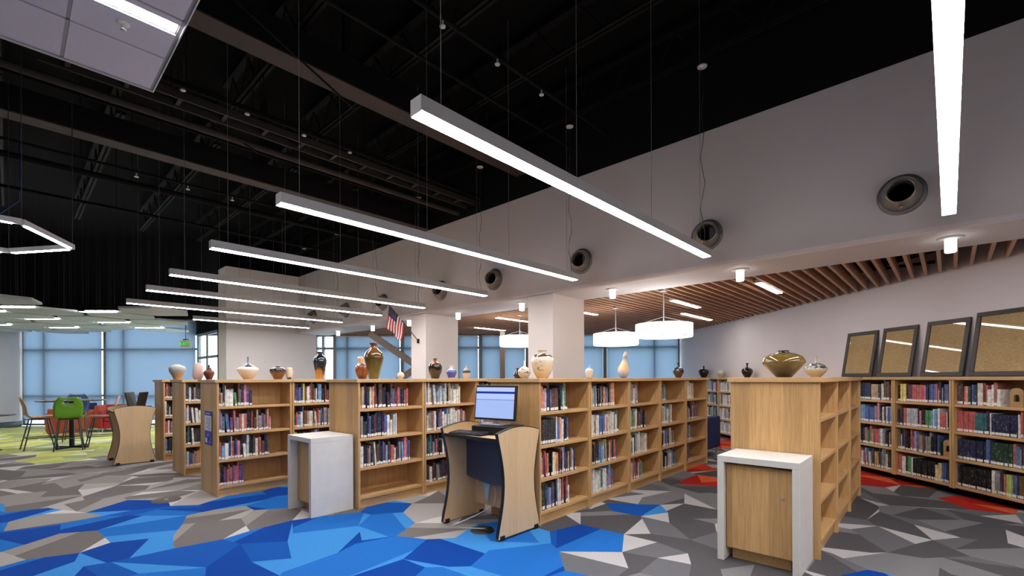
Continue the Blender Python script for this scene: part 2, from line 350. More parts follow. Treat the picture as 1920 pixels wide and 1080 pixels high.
for i, (pa, pb, sub, shaded, lab) in enumerate(bays):
    A = wpt(pa); B = wpt(pb)
    if i == 0: A = P0.copy()
    if i == 7: B = P1.copy()
    Lw = (B-A).length; zt = ZW if i < 2 else ZS
    wd = empty('window_%d' % (i+1), A, wang, kind='structure')
    fm = MB()
    for x, t in ((0.03, .06), (Lw-0.03, .06), (Lw*sub, .07)): fm.box(x-t/2, 0.04, 0, x+t/2, 0.16, zt+0.03)
    for z, t in ((0.03, .06), (0.95, .06), (2.42, .07), (zt, .06)): fm.box(0, 0.045, z-t/2, Lw, 0.155, z+t/2)
    fm.build('window_frame', MULL, wd)
    for x0, x1 in ((0.06, Lw*sub-0.035), (Lw*sub+0.035, Lw-0.06)):
        for z0, z1 in ((.06, .92), (.98, 2.385), (2.455, zt-.03)):
            MB().box(x0, 0.095, z0, x1, 0.105, z1).build('pane', GLASS, wd, fix=False)
    if shaded:
        s0, s1 = 0.055, Lw-0.075
        sh = empty('roller_shade', A - wn*0.0, wang, 'translucent blue grey roller shade drawn on the ' + lab, 'roller shade', 'roller shades along the glass')
        n = 10; mb = MB(); vs = []
        for j in range(n+1):
            x = s0 + (s1-s0)*j/n; yy = 0.006*math.sin(j*2.1+i)
            vs += [(x, yy, 0.2), (x, yy, zt-0.04)]
        mb.add(vs, [(2*j, 2*j+2, 2*j+3, 2*j+1) for j in range(n)], 0, True)
        mb.build('shade_cloth', SHADE, sh, fix=False)
        MB().box(s0, -0.012, 0.175, s1, 0.012, 0.205).build('hem_bar', MULL, sh)
        MB().tube([(s0, 0, zt-0.03), (s1, 0, zt-0.03)], 0.028, 10).build('roller_tube', ALU_W, sh)
# glazed entrance screen on the shaded side of the far block
ya = onpl(410, 700, (4.05, 0, 0), (1, 0, 0)).y; yz = onpl(371, 700, (4.05, 0, 0), (1, 0, 0)).y; ym_ = (ya+yz)/2 + .05
sf = empty('door_1', (4.05, ya, 0), R(90), kind='structure'); Ls = yz - ya; ms_ = ym_ - ya
fm = MB()
for x in (0.03, ms_, Ls-.03): fm.box(x-.03, -.02, 0, x+.03, .02, ZS+.05)
for z in (0.06, 2.12, ZS): fm.box(0, -.02, z-.04, Ls, .02, z+.04)
fm.build('door_frame', MULL, sf)
for x0, x1 in ((.08, ms_-.04), (ms_+.04, Ls-.08)):
    for z0, z1 in ((.11, 2.07), (2.17, ZS-.05)): MB().box(x0, -.006, z0, x1, .006, z1).build('pane', GLASS, sf, fix=False)
MB().box(ms_+.06, -.1, .95, ms_+.09, -.06, 1.25).build('pull_handle', GREYF, sf)
struct('wall_entrance_upper', MB().box(4.05, ya, ZS+.05, 4.2, yz+.6, ZD), BLACKP)
# ground and paving outdoors
og = MB().prism([wp(WL-30, wline(WL)+0.3, -0.2), wp(WR+30, wline(WR)+0.3, -0.2), wp(WR+30, 60, -0.2), wp(WL-30, 60, -0.2)], (0,0,0.1))
struct('floor_outdoors', og, pm('pale paving', (190, 188, 182), 0.9))

# =================================================================== CARPET
PAL = {
 'gd': ['carpet dark grey', 'carpet mid grey', 'carpet pale grey', 'carpet steel grey'],
 'gw': ['carpet taupe', 'carpet warm grey', 'carpet pale warm grey', 'carpet stone grey'],
 'b': ['carpet royal blue', 'carpet blue', 'carpet sky blue', 'carpet cobalt'],
 'r': ['carpet red', 'carpet orange red', 'carpet orange', 'carpet deep red'],
 'g': ['carpet olive', 'carpet lime', 'carpet pale lime', 'carpet moss']}
for n, c in {'carpet dark grey': (84, 82, 85), 'carpet mid grey': (122, 121, 123), 'carpet pale grey': (182, 179, 180), 'carpet steel grey': (104, 104, 108),
             'carpet taupe': (114, 108, 106), 'carpet warm grey': (146, 140, 136), 'carpet pale warm grey': (196, 191, 189), 'carpet stone grey': (166, 160, 156),
             'carpet royal blue': (12, 66, 150), 'carpet blue': (34, 106, 186), 'carpet sky blue': (62, 138, 208), 'carpet cobalt': (22, 84, 168),
             'carpet red': (186, 44, 34), 'carpet orange red': (206, 70, 46), 'carpet orange': (216, 98, 62), 'carpet deep red': (170, 38, 32),
             'carpet olive': (182, 188, 118), 'carpet lime': (208, 208, 108), 'carpet pale lime': (222, 224, 176), 'carpet moss': (162, 172, 130)}.items(): carpet(n, c)
REG = [('b', [(-90,1150),(-60,1000),(40,1000),(62,1024),(290,1019),(372,1018),(440,997),(520,990),(556,982),(566,958),(664,952),(762,932),(784,942),(742,958),(758,974),(718,992),(738,1011),(808,1011),(846,990),(935,988),(1030,976),(1062,986),(1100,988),(1165,1008),(1146,1027),(1042,1054),(1075,1100),(1000,1200)]),
       ('b', [(-60,958),(75,948),(138,950),(60,986),(-40,1006)]), ('b', [(172,980),(240,948),(318,948),(374,962),(372,980),(300,1004),(290,1020),(150,1022)]),
       ('b', [(428,924),(560,912),(552,950),(430,950)]), ('b', [(1096,948),(1150,934),(1212,950),(1196,968),(1120,968)]), ('b', [(1622,1072),(1740,1070),(1760,1110),(1620,1110)]), ('b', [(1350,1074),(1452,1076),(1450,1110),(1350,1110)]),
       ('r', [(1300,902),(1372,898),(1372,918),(1300,918)]), ('r', [(1284,872),(1308,872),(1308,884),(1284,884)]), ('r', [(1344,815),(1372,815),(1372,842),(1344,842)]),
       ('r', [(1600,872),(1730,880),(1732,910),(1600,904)]), ('r', [(1750,922),(1918,938),(1916,960),(1760,952)]),
       ('g', [(-80,862),(40,852),(36,868),(120,864),(215,846),(330,836),(330,780),(-80,780)])]
def inpoly(x, y, P):
    c = False; j = len(P)-1
    for i in range(len(P)):
        if (P[i][1] > y) != (P[j][1] > y) and x < (P[j][0]-P[i][0])*(y-P[i][1])/(P[j][1]-P[i][1])+P[i][0]: c = not c
        j = i
    return c
rt_ = 0.36; hw = rt_*math.sqrt(3)     # pointy hexes on the building grid
jit = {}
def jv(x, y):
    k = (round(x, 2), round(y, 2))
    for kk in ((k[0]+a, k[1]+b) for a in (0, .01, -.01) for b in (0, .01, -.01)):
        kk = (round(kk[0], 2), round(kk[1], 2))
        if kk in jit: return jit[kk]
    rr = random.Random(hash(k) & 0xffff); 
    jit[k] = Vector((x + rr.uniform(-.13, .13), y + rr.uniform(-.13, .13), 0)); return jit[k]
tiles = []
row = 0; ty = -4.0
while ty < 24:
    tx = -4.0 + (hw/2 if row % 2 else 0)
    while tx < 16:
        P = proj((tx, ty, 0)); Pv = Vector((tx, ty, 0)); a1, a2 = Pv.dot(E1), Pv.dot(E2)
        if P and P[2] > 2.9 and -170 < P[0] < 2090 and WL+0.1 < a1 < WR-0.1 and a2 < wline(a1)-0.1:
            tiles.append((P[2], tx, ty, P[0], P[1]))
        tx += hw
    ty += rt_*1.5; row += 1
tiles.sort()
def facets(poly, rr):
    n = len(poly); i = rr.randrange(n); L_ = lambda a, b, t: poly[a % n].lerp(poly[b % n], t)
    q = [poly[(i+k) % n] for k in range(n)]
    lr = lambda a, b, t: a.lerp(b, t)
    mode = rr.random(); U = rr.uniform
    if mode < 0.34:      # pale shard along two edges, dark body, mid band
        A = lr(q[1], q[2], U(.35, .9)); Bp = lr(q[4], q[5], U(.3, .7)); D = lr(q[2], q[3], U(.2, .8))
        return [([q[0], q[1], A], 2), ([q[0], A, q[2], D, Bp, q[5]], 0), ([D, q[3], q[4], Bp], 1)]
    if mode < 0.56:      # two shards
        A = lr(q[1], q[2], U(.3, .8)); C = lr(q[4], q[5], U(.2, .6))
        return [([q[0], q[1], A], 2), ([q[0], A, q[2], q[3], C, q[5]], 1), ([q[3], q[4], C], 0)]
    if mode < 0.76:
        A = lr(q[0], q[1], U(.2, .6)); Bp = lr(q[3], q[4], U(.2, .8)); C = lr(q[1], q[2], U(.5, .9))
        return [([q[0], A, Bp, q[4], q[5]], 1), ([A, q[1], C, Bp], 0), ([C, q[2], q[3], Bp], 3)]
    if mode < 0.92:
        C = (q[0]+q[3])/2 + Vector((U(-.1, .1), U(-.1, .1), 0))
        return [([q[0], q[1], C], 2), ([q[1], q[2], q[3], C], 3), ([q[3], q[4], q[5], q[0], C], 0)]
    return [([q[0], q[1], q[2]], 2), ([q[0], q[2], q[3], q[4], q[5]], 3)]
rest = MB(); restmats = []
for idx, (dp, tx, ty, px, py) in enumerate(tiles):
    poly = [jv(tx + rt_*math.sin(math.pi/3*k), ty + rt_*math.cos(math.pi/3*k)) for k in range(6)]
    poly = [p for p in reversed(poly)]
    kind = None
    for kk, P in REG:
        if inpoly(px, py, P): kind = kk; break
    if not kind: kind = 'gw' if px < 900 else 'gd'
    rr = random.Random(idx*7+3); fc = facets(poly, rr)
    if kind == 'b' or kind == 'r' or kind == 'g':
        fc = [(p, {2: 2, 0: rr.choice((0, 0, 0, 1)), 1: rr.choice((1, 1, 2)), 3: 3}[m]) for p, m in fc]
    mb = MB(); c = Vector((tx, ty, 0)); used = sorted({m for _, m in fc})
    for p, m in fc: mb.add([v - c for v in p], [tuple(range(len(p)))], used.index(m))
    for k in range(6):
        a, b = poly[k]-c, poly[(k+1) % 6]-c; mb.add([a, b, b-Vector((0,0,.008)), a-Vector((0,0,.008))], [(3,2,1,0)], 0)
    if idx < 300:
        mb.build('carpet_tile', [MATS[PAL[kind][m]] for m in used], floor, loc=c, fix=False)
    else:
        for p, m in fc:
            mt = MATS[PAL[kind][m]]
            if mt not in restmats: restmats.append(mt)
            rest.add(p, [tuple(range(len(p)))], restmats.index(mt))
o = rest.build('carpet_tile_field', restmats, floor, fix=False); o['kind'] = 'stuff'
fb = MB().lathe([(0.0, 0.012), (0.14, 0.012), (0.15, 0.0)], 24); fb.add([(-.02,-.02,.0125),(.02,-.02,.0125),(.02,.02,.0125),(-.02,.02,.0125)], [(0,1,2,3)], 1)
tag(fb.build('floor_box', [pm('bronze floor lid', (84, 80, 76), .6), ALU], loc=atz(312, 938)), 'round grey floor box lid set in the carpet at left', 'floor box')

# =================================================================== BOOKCASES
RUNA = R(1.0)
ZSH = [0.13, 0.455, 0.785, 1.115]; UW = 0.913; UD = 0.67
def bookcase(label, org, ang, wdt=UW, dep=UD, double=True, first=False, last=False, group=None, oak_end=True, float_base=False):
    t = empty('bookcase', org, ang, label, 'bookcase', group)
    g = 0.004
    for x0, x1 in ((g, 0.028), (wdt-0.028, wdt-g)):
        MB().box(x0, 0.0, 0.0 if not float_base else 0.09, x1, dep, 1.408).build('side_panel', OAK_V, t, bevel=0.002)
    ov = 0.022
    MB().box((-ov if first else 0.001), -ov, 1.41, (wdt+ov if last else wdt-0.001), dep + (ov if double else 0), 1.45).build('top', OAK_H, t, bevel=0.003)
    ym = dep/2 if double else dep-0.012
    MB().box(0.028, ym-0.008, 0.05, wdt-0.028, ym+0.008, 1.408).build('back_panel', OAK_V, t)
    for z in ZSH:
        MB().box(0.0285, 0.012, z-0.032, wdt-0.0285, ym-0.008, z).build('shelf', OAK_H, t, bevel=0.003)
        if double: MB().box(0.0285, ym+0.008, z-0.032, wdt-0.0285, dep-0.012, z).build('shelf', OAK_H, t, bevel=0.003)
    if not float_base:
        MB().box(0.0285, 0.035, 0.0, wdt-0.0285, 0.055, 0.098).build('kick_board', OAK_H, t)
        if double: MB().box(0.0285, dep-0.055, 0.0, wdt-0.0285, dep-0.035, 0.098).build('kick_board', OAK_H, t)
    else:
        MB().box(0.0, 0.16, 0.0, wdt, dep, 0.098).build('kick_board', BLACKP, t)
    return t
BOOKS = []
COLS = {'white': (226, 222, 214), 'cream': (214, 200, 170), 'tan': (186, 150, 104), 'brown': (104, 66, 44), 'black': (24, 23, 26), 'charcoal': (58, 58, 62), 'grey': (140, 138, 136),
        'navy': (24, 32, 72), 'blue': (34, 78, 160), 'sky blue': (86, 150, 200), 'teal': (24, 110, 112), 'dark green': (28, 62, 48), 'green': (60, 150, 60), 'lime': (164, 190, 60),
        'yellow': (228, 196, 44), 'orange': (222, 116, 40), 'red': (188, 34, 36), 'maroon': (104, 26, 36), 'pink': (214, 88, 130), 'purple': (92, 58, 120), 'silver': (184, 186, 190), 'rust': (158, 78, 44)}
MIX = ['white']*5 + ['cream']*3 + ['black']*6 + ['charcoal']*3 + ['grey']*3 + ['navy']*4 + ['blue']*4 + ['sky blue']*2 + ['teal', 'dark green', 'green', 'yellow', 'orange', 'orange'] + ['red']*4 + ['maroon']*3 + ['tan']*2 + ['brown']*2 + ['purple', 'silver', 'pink', 'rust']
DARKMIX = ['black']*6 + ['charcoal']*4 + ['navy']*4 + ['maroon']*3 + ['white']*2 + ['grey']*2 + ['blue']*2 + ['red', 'teal', 'brown', 'purple']
LIGHTMIX = ['white']*7 + ['cream']*5 + ['grey']*3 + ['silver']*2 + ['tan']*2 + ['black']*2 + ['blue', 'red', 'teal', 'sky blue']
REDMIX = ['red']*5 + ['maroon']*2 + ['pink']*2 + ['white', 'rust', 'black', 'purple']
def fill(org, ang, x0, wmax, z, frac, palette, seed, place, vis=True, hmax=0.285, series=None, lean=0.15):
    """books standing from the left of a compartment"""
    rr = random.Random(seed); x = x0 + 0.004; end = x0 + wmax*frac; n = 0; sets = list(series or [])
    ca, sa = math.cos(ang), math.sin(ang)
    run_c = None; run_n = 0; hs = rr.uniform(.2, .26)
    while x < end:
        if sets:
            c, t, h, cnt = sets[0]; sets[0] = (c, t, h, cnt-1)
            if cnt <= 1: sets.pop(0)
            dpt = .17
        else:
            if run_n <= 0 and rr.random() < .05: run_c = rr.choice(palette); run_n = rr.randint(2, 4); hs = rr.uniform(.19, hmax)
            if run_n > 0: c = run_c; run_n -= 1; h = hs; t = .024
            else: c = rr.choice(palette); h = min(hmax, max(.17, rr.gauss(.235, .032))); t = max(.011, rr.gauss(.023, .009))
            dpt = rr.uniform(.14, .2)
        if x + t > x0 + wmax - .004: break
        tilt = 0.0
        if rr.random() < lean and n > 2 and not series: tilt = -rr.uniform(.03, .1)
        fx = 0.03 + rr.uniform(0, .018)
        n += 1
        lx = x + (abs(tilt)*h*0.0)
        if tilt: x += math.sin(-tilt)*h + .002; lx = x
        BOOKS.append(dict(p=Vector((org[0] + lx*ca - fx*sa, org[1] + lx*sa + fx*ca, z)), a=ang, t=t, h=h*math.cos(tilt), d=dpt, c=c, tilt=0.0 if not tilt else tilt, n=n, place=place, vis=vis))
        x += t/math.cos(tilt) + rr.uniform(.0008, .003)
SHN = ['bottom shelf', 'third shelf', 'second shelf', 'top shelf']
runs = [  # start, number of units, name stem, labels, fills
  dict(o=(4.37, .75), n=3, lab=['oak bookcase end unit behind the right white cabinet', 'middle oak bookcase of the short near right row', 'far oak bookcase of the short near right row'],
       place=['bay behind the right white cabinet', 'middle bay of near right row', 'far bay of near right row'],
       f=[[.05, .07, .0, .0], [.05, .0, .1, .0], [0, 0, .0, 0]]),
  dict(o=(3.53, 2.93), n=5, lab=['oak bookcase end unit behind the computer kiosk', 'second oak bookcase past the computer kiosk', 'third oak bookcase past the computer kiosk', 'fourth oak bookcase past the computer kiosk', 'far end oak bookcase beside the navy armchair'],
       place=['bay behind the kiosk', 'second bay past the kiosk', 'third bay past the kiosk', 'fourth bay past the kiosk', 'far bay by navy armchair'],
       f=[[.62, .72, .6, .55], [.62, .72, .78, .66], [.42, .58, .55, .28], [.6, .58, .5, .26], [.24, .3, .56, .4]]),
  dict(o=(2.64, 4.80), n=3, lab=['oak bookcase end unit behind the left white cabinet', 'second oak bookcase past the left white cabinet', 'third oak bookcase past the left white cabinet'],
       place=['bay behind the left white cabinet', 'second bay past left white cabinet', 'third bay past left white cabinet'],
       f=[[0, .80, .58, .75], [.8, .8, .82, .7], [.8, .8, .8, .8]]),
  dict(o=(1.735, 6.57), n=4, lab=['oak bookcase end unit with the blue notice on its end', 'second oak bookcase past the blue notice', 'third oak bookcase past the blue notice', 'fourth oak bookcase past the blue notice'],
       place=['bay with the blue notice', 'second bay past the blue notice', 'third bay past blue notice', 'fourth bay past blue notice'],
       f=[[.33, .70, .70, .43], [.9, .9, .92, .92], [.8, .8, .8, .8], [.8, .8, .8, .8]]),
  dict(o=(1.79, 8.42), n=4, lab=['oak bookcase end unit between the blue notice row and the far kiosk row', 'second oak bookcase in the row behind the blue notice', 'third oak bookcase in the row behind the blue notice', 'fourth oak bookcase in the row behind the blue notice'],
       place=['bay left of the blue notice', 'b', 'c', 'd'], f=[[.8, .85, .8, .9], [.7]*4, [.7]*4, [.7]*4]),
  dict(o=(1.88, 10.27), n=3, lab=['oak bookcase end unit beside the far computer kiosk', 'second oak bookcase in the row beside the far kiosk', 'third oak bookcase in the row beside the far kiosk'],
       place=['bay beside the far kiosk', 'b', 'c'], f=[[.8, .8, .7, .75], [.7]*4, [.7]*4]),
]
def runpt(ri, x, y=0.0, z=0.0):
    o = runs[ri]['o']; return Vector((o[0] + x*math.cos(RUNA) - y*math.sin(RUNA), o[1] + x*math.sin(RUNA) + y*math.cos(RUNA), z))
for ri, rn in enumerate(runs):
    for u in range(rn['n']):
        p = runpt(ri, u*UW); bookcase(rn['lab'][u], p, RUNA, first=(u == 0), last=(u == rn['n']-1), group='double sided oak bookcases')
        for si, z in enumerate(ZSH):
            fr_ = rn['f'][u][si]
            if fr_ <= 0: continue
            pal = MIX; ser = None
            if ri == 3 and u == 0 and si == 0: pal = REDMIX
            if ri == 1 and u == 0 and si == 2: ser = [('charcoal', .03, .25, 9), ('white', .014, .27, 1)]
            if ri == 1 and u >= 1: pal = LIGHTMIX if (u+si) % 2 else MIX
            if ri == 2 and u == 1: pal = LIGHTMIX if si > 1 else DARKMIX
            if ri in (4, 5): pal = DARKMIX if si % 2 else MIX
            visb = (ri <= 1) or (ri in (2, 3) and u <= 1) or (ri == 2 and u == 2) or u == 0
            fill(p, RUNA, .0285, UW-.057, z, fr_, pal, ri*1000+u*10+si, SHN[si] + ', ' + rn['place'][u], visb, series=ser, lean=.1 if ri != 1 else .2)
# wall bookcase on the right wall
WF = WR - 0.36; WB = 0.82; WA = E2A + math.pi
wall_place = ['wall bay under the largest framed document', 'wall bay under second largest document', 'wall bay under the two smaller documents']
wseries = {(0, 3): [('maroon', .02, .25, 1), ('brown', .02, .23, 1), ('charcoal', .03, .25, 1), ('red', .03, .22, 1), ('orange', .028, .22, 1), ('dark green', .028, .22, 1), ('blue', .03, .24, 1), ('navy', .03, .24, 1), ('white', .03, .26, 1), ('cream', .03, .26, 1), ('maroon', .03, .26, 1)],
           (0, 2): [('red', .022, .25, 9), ('teal', .03, .24, 4), ('navy', .026, .27, 1), ('white', .012, .25, 1), ('navy', .036, .24, 7)],
           (0, 1): [('navy', .036, .245, 9), ('blue', .03, .275, 1), ('dark green', .036, .25, 6), ('rust', .03, .26, 1)],
           (0, 0): [('blue', .024, .25, 1), ('black', .026, .245, 13), ('white', .034, .26, 1), ('grey', .02, .24, 2), ('charcoal', .02, .25, 2), ('red', .018, .24, 1), ('lime', .016, .24, 4)],
           (1, 3): [('black', .022, .22, 2), ('yellow', .026, .24, 3), ('black', .03, .245, 1), ('maroon', .02, .23, 3), ('red', .03, .23, 5), ('pink', .03, .22, 1), ('navy', .03, .23, 2), ('blue', .036, .24, 2)],
           (1, 2): [('charcoal', .02, .22, 4), ('red', .026, .24, 2), ('silver', .03, .24, 5), ('black', .024, .25, 1), ('pink', .026, .22, 1), ('black', .03, .24, 2), ('green', .03, .23, 2), ('sky blue', .02, .23, 1), ('white', .028, .25, 1)],
           (1, 0): [('red', .026, .25, 2), ('white', .03, .23, 2), ('navy', .02, .24, 2), ('green', .04, .25, 1), ('white', .02, .24, 1), ('black', .027, .23, 11), ('cream', .03, .2, 1), ('yellow', .022, .23, 2), ('blue', .024, .24, 2)],
           (2, 3): [('red', .024, .21, 2), ('yellow', .036, .25, 1), ('blue', .032, .25, 2), ('black', .024, .25, 2), ('navy', .03, .25, 5), ('tan', .03, .23, 4)],
           (2, 2): [('dark green', .026, .24, 2), ('blue', .034, .24, 2), ('sky blue', .03, .25, 4), ('blue', .026, .22, 6), ('grey', .026, .24, 2)]}
e2s = [5.41 + WB*k for k in range(-2, 9)]
for k, e2v in enumerate(e2s):      # bay spans e2v .. e2v+WB, its left end (as seen) is the larger e2
    bay = k - 1                    # bay 0 = rightmost one in view
    org = wp(WF, e2v + WB)
    lab = {0: 'oak wall bookcase bay under the largest framed document', 1: 'oak wall bookcase bay under the second and third documents', 2: 'oak wall bookcase bay next to the short near right row',
           6: 'oak wall bookcase bay seen above the navy armchair', 7: 'oak wall bookcase bay seen left of the olive jar row'}.get(bay, 'oak wall bookcase bay on the long right wall, %s from the viewer' % ORD[k])
    bookcase(lab, org, WA, wdt=WB, dep=.35, double=False, first=(k == len(e2s)-1), last=(k == 0), group='oak wall bookcases', float_base=True)
    for si, z in enumerate(ZSH):
        ser = wseries.get((bay, si)); fr_ = {0: .98, 1: .93, 2: .95}.get(bay, .8)
        if bay == 0 and si == 3: fr_ = .62
        if bay == 1 and si == 1: fr_ = .8
        fill(org, WA, .0285, WB-.057, z, fr_, MIX if bay < 3 else LIGHTMIX, 9000+k*10+si, SHN[si] + ', ' + (wall_place[bay] if 0 <= bay < 3 else 'wall bay on the right wall'), 0 <= bay < 3 or bay in (6, 7), series=ser, lean=.12)

def bookend(label, org, ang, x, z):
    t = empty('bookend', (org[0] + x*math.cos(ang) - .05*math.sin(ang), org[1] + x*math.sin(ang) + .05*math.cos(ang), z), ang, label, 'bookend', 'tan bookends')
    n = 10; out = [(0, 0), (.13, 0), (.13, .17)] + [(.065+.065*math.cos(math.pi*k/n), .17+.04*math.sin(math.pi*k/n)) for k in range(1, n)] + [(0, .17)]
    inn = [(.065+.038*math.cos(a), .09+.05*math.sin(a)) for a in [(-math.pi/2+2*math.pi*k/len(out)) for k in range(len(out))]]
    m = MB(); N = len(out)
    # start the inner ring near the outer corner
    inn = [min(inn, key=lambda q: (math.atan2(q[1]-.09, q[0]-.065)-math.atan2(o_[1]-.09, o_[0]-.065)+math.pi) % (2*math.pi) if False else abs(math.remainder(math.atan2(q[1]-.09, q[0]-.065)-math.atan2(o_[1]-.09, o_[0]-.065), 2*math.pi))) for o_ in out]
    for y in (0, .004): m.add([(a, y, b) for a, b in out] + [(a, y, b) for a, b in inn], [(i, (i+1) % N, N+(i+1) % N, N+i) for i in range(N)])
    for ring in (out, inn): m.add([(a, 0, b) for a, b in ring] + [(a, .004, b) for a, b in ring], [(i, (i+1) % N, N+(i+1) % N, N+i) for i in range(N)])
    TAN = pm('tan painted steel', (176, 140, 96), .5)
    m.build('plate', TAN, t); MB().box(0, .0045, 0, .13, .13, .0025).build('foot', TAN, t)
bookend('tan arched bookend at the end of the top shelf under the largest document', wp(WF, e2s[1]+WB), WA, .6, ZSH[3])
bookend('tan arched bookend on the third shelf under the second largest document', wp(WF, e2s[2]+WB), WA, .67, ZSH[1])
# book meshes (unit sized, shared)
def cover_mat(name, rgb):
    m = bpy.data.materials.new('book cover ' + name); m.use_nodes = True; nt = m.node_tree; b = nt.nodes['Principled BSDF']; L = nt.links
    tc = nt.nodes.new('ShaderNodeTexCoord'); oi = nt.nodes.new('ShaderNodeObjectInfo'); g = nt.nodes.new('ShaderNodeNewGeometry')
    sp = nt.nodes.new('ShaderNodeSeparateXYZ'); L.new(g.outputs['Position'], sp.inputs[0])
    mp = nt.nodes.new('ShaderNodeMapping'); mp.inputs['Scale'].default_value = (80, 80, 34); L.new(g.outputs['Position'], mp.inputs['Vector'])
    nz = nt.nodes.new('ShaderNodeTexNoise'); nz.inputs['Scale'].default_value = 1.0; nz.inputs['Detail'].default_value = 3; L.new(mp.outputs[0], nz.inputs['Vector'])
    mr = nt.nodes.new('ShaderNodeMapRange'); mr.inputs['From Min'].default_value = .58; mr.inputs['From Max'].default_value = .66; L.new(nz.outputs['Fac'], mr.inputs['Value'])
    lum = sum(rgb)/765; ink = (236, 226, 200) if lum < .55 else (60, 56, 66)
    mx = nt.nodes.new('ShaderNodeMix'); mx.data_type = 'RGBA'; mx.inputs['A'].default_value = lin(rgb); mx.inputs['B'].default_value = lin(ink)
    ml = nt.nodes.new('ShaderNodeMath'); ml.operation = 'MULTIPLY'; L.new(mr.outputs[0], ml.inputs[0]); ml.inputs[1].default_value = .22; L.new(ml.outputs[0], mx.inputs['Factor'])
    hv = nt.nodes.new('ShaderNodeHueSaturation'); L.new(mx.outputs['Result'], hv.inputs['Color'])
    n2 = nt.nodes.new('ShaderNodeTexNoise'); n2.inputs['Scale'].default_value = 22; L.new(g.outputs['Position'], n2.inputs['Vector'])
    r2 = nt.nodes.new('ShaderNodeMapRange'); r2.inputs['From Min'].default_value = .3; r2.inputs['From Max'].default_value = .7; r2.inputs['To Min'].default_value = .7; r2.inputs['To Max'].default_value = 1.25; hv.inputs['Saturation'].default_value = .8; L.new(n2.outputs['Fac'], r2.inputs['Value'])
    L.new(r2.outputs[0], hv.inputs['Value']); L.new(hv.outputs[0], b.inputs['Base Color']); b.inputs['Roughness'].default_value = .35; return m
CM = {n: cover_mat(n, c) for n, c in COLS.items()}
PAGES = pm('book pages', (226, 216, 196), .8, .05, 40, stretch=(1, 1, 1)); STICK = pm('white spine sticker', (236, 234, 228), .6, .03, 30)
def cov(): return MB().box(0, 0, 0, .09, 1, 1).box(.91, 0, 0, 1, 1, 1).box(.0905, 0, 0, .9095, .02, 1)
CMESH = {n: cov().mesh('book', CM[n]) for n in COLS}
PMESH = MB().box(.1, .025, .02, .9, .965, .98).mesh('pages', PAGES)
LMESH = MB().box(.04, -.006, .035, .96, -.0008, .155).mesh('spine_label', STICK)
for b in BOOKS:
    P = proj(b['p'] + Vector((0, 0, b['h']/2))); b['px'] = 0
    if P and b['vis'] and -10 < P[0] < 1925 and P[1] < 1085: b['px'] = b['t']*b['h']/(P[2]**2)
order = sorted([b for b in BOOKS if b['px'] > 0], key=lambda b: -b['px'])
keep = set(id(b) for b in order[:300])
def mtx(b):
    M = Matrix.Translation(b['p']) @ Matrix.Rotation(b['a'], 4, 'Z') @ Matrix.Rotation(b['tilt'], 4, 'Y')
    return M @ Matrix.Diagonal((b['t'], b['d'], b['h'], 1))
rest = MB(); rm = [CM[n] for n in COLS] + [PAGES, STICK]; ci = {n: i for i, n in enumerate(COLS)}
def ordn(n): return '%d%s' % (n, 'th' if 10 <= n % 100 <= 20 else {1: 'st', 2: 'nd', 3: 'rd'}.get(n % 10, 'th'))
for b in BOOKS:
    M = mtx(b)
    if id(b) in keep:
        o = bpy.data.objects.new('book', CMESH[b['c']]); COL.objects.link(o)
        o.location = b['p']; o.rotation_euler = (Matrix.Rotation(b['a'], 4, 'Z') @ Matrix.Rotation(b['tilt'], 4, 'Y')).to_euler(); o.scale = (b['t'], b['d'], b['h'])
        tag(o, '%s %s book, %s from left, %s' % ('thick' if b['t'] > .031 else 'slim', b['c'], ordn(b['n']), b['place']), 'book', 'library books on the oak shelves')
        for nm, me in (('pages', PMESH), ('spine_label', LMESH)):
            c = bpy.data.objects.new(nm, me); COL.objects.link(c); c.parent = o
    else:
        for bx, mi in (((0, 0, 0, 1, 1, 1), ci[b['c']]), ((.04, -.006, .035, .96, -.001, .155), len(COLS)+1)):
            t = MB().box(*bx); rest.add([M @ Vector(v) for v in t.v], t.f, mi)
o = rest.build('book_rows', rm, fix=False); tag(o, 'rows of smaller library books filling the farther shelves', 'books', kind='stuff')

# notice taped to the end panel
A_ = onpl(385, 770, runpt(3, 0), (1, 0, 0)); B_ = onpl(398, 836, runpt(3, 0), (1, 0, 0))
ny0, ny1, nz0, nz1 = min(A_.y, B_.y), max(A_.y, B_.y), B_.z, A_.z; nx = runpt(3, 0).x - 0.006
BLU = pm('printed royal blue', (56, 74, 168), .6, .04, 20); PAP = pm('printed paper', (214, 216, 222), .7, .04, 30); INK = pm('grey print', (120, 126, 140), .7); PEACH = pm('printed peach', (214, 160, 130), .7)
nt_ = empty('notice', (nx, ny0, nz0), 0, 'narrow blue and white notice on the oak bookcase end', 'notice'); hN = nz1-nz0; wN = ny1-ny0
MB().box(-.0015, 0, 0, 0, wN, hN).build('sheet', BLU, nt_)
MB().box(-.0025, 0, hN*.42, -.0016, wN, hN*.87).build('white_panel', PAP, nt_)
tx = MB()
for k in range(9): tx.box(-.0032, wN*.12, hN*(.46+k*.042), -.0026, wN*(.5+.38*((k*37) % 10)/10), hN*(.46+k*.042)+.006)
tx.build('text_lines', INK, nt_)
MB().box(-.0032, wN*.2, hN*.92, -.0026, wN*.82, hN*.945).build('title_line', PAP, nt_)
pic = MB(); pic.box(-.0032, wN*.62, hN*.06, -.0026, wN*.9, hN*.2); pic.prism([(-.003, wN*.45, hN*.25), (-.003, wN*.58, hN*.26), (-.003, wN*.5, hN*.36)], (.0004, 0, 0)); pic.prism([(-.003, wN*.2, hN*.06), (-.003, wN*.34, hN*.08), (-.003, wN*.28, hN*.14)], (.0004, 0, 0))
pic.build('white_motif', PAP, nt_)
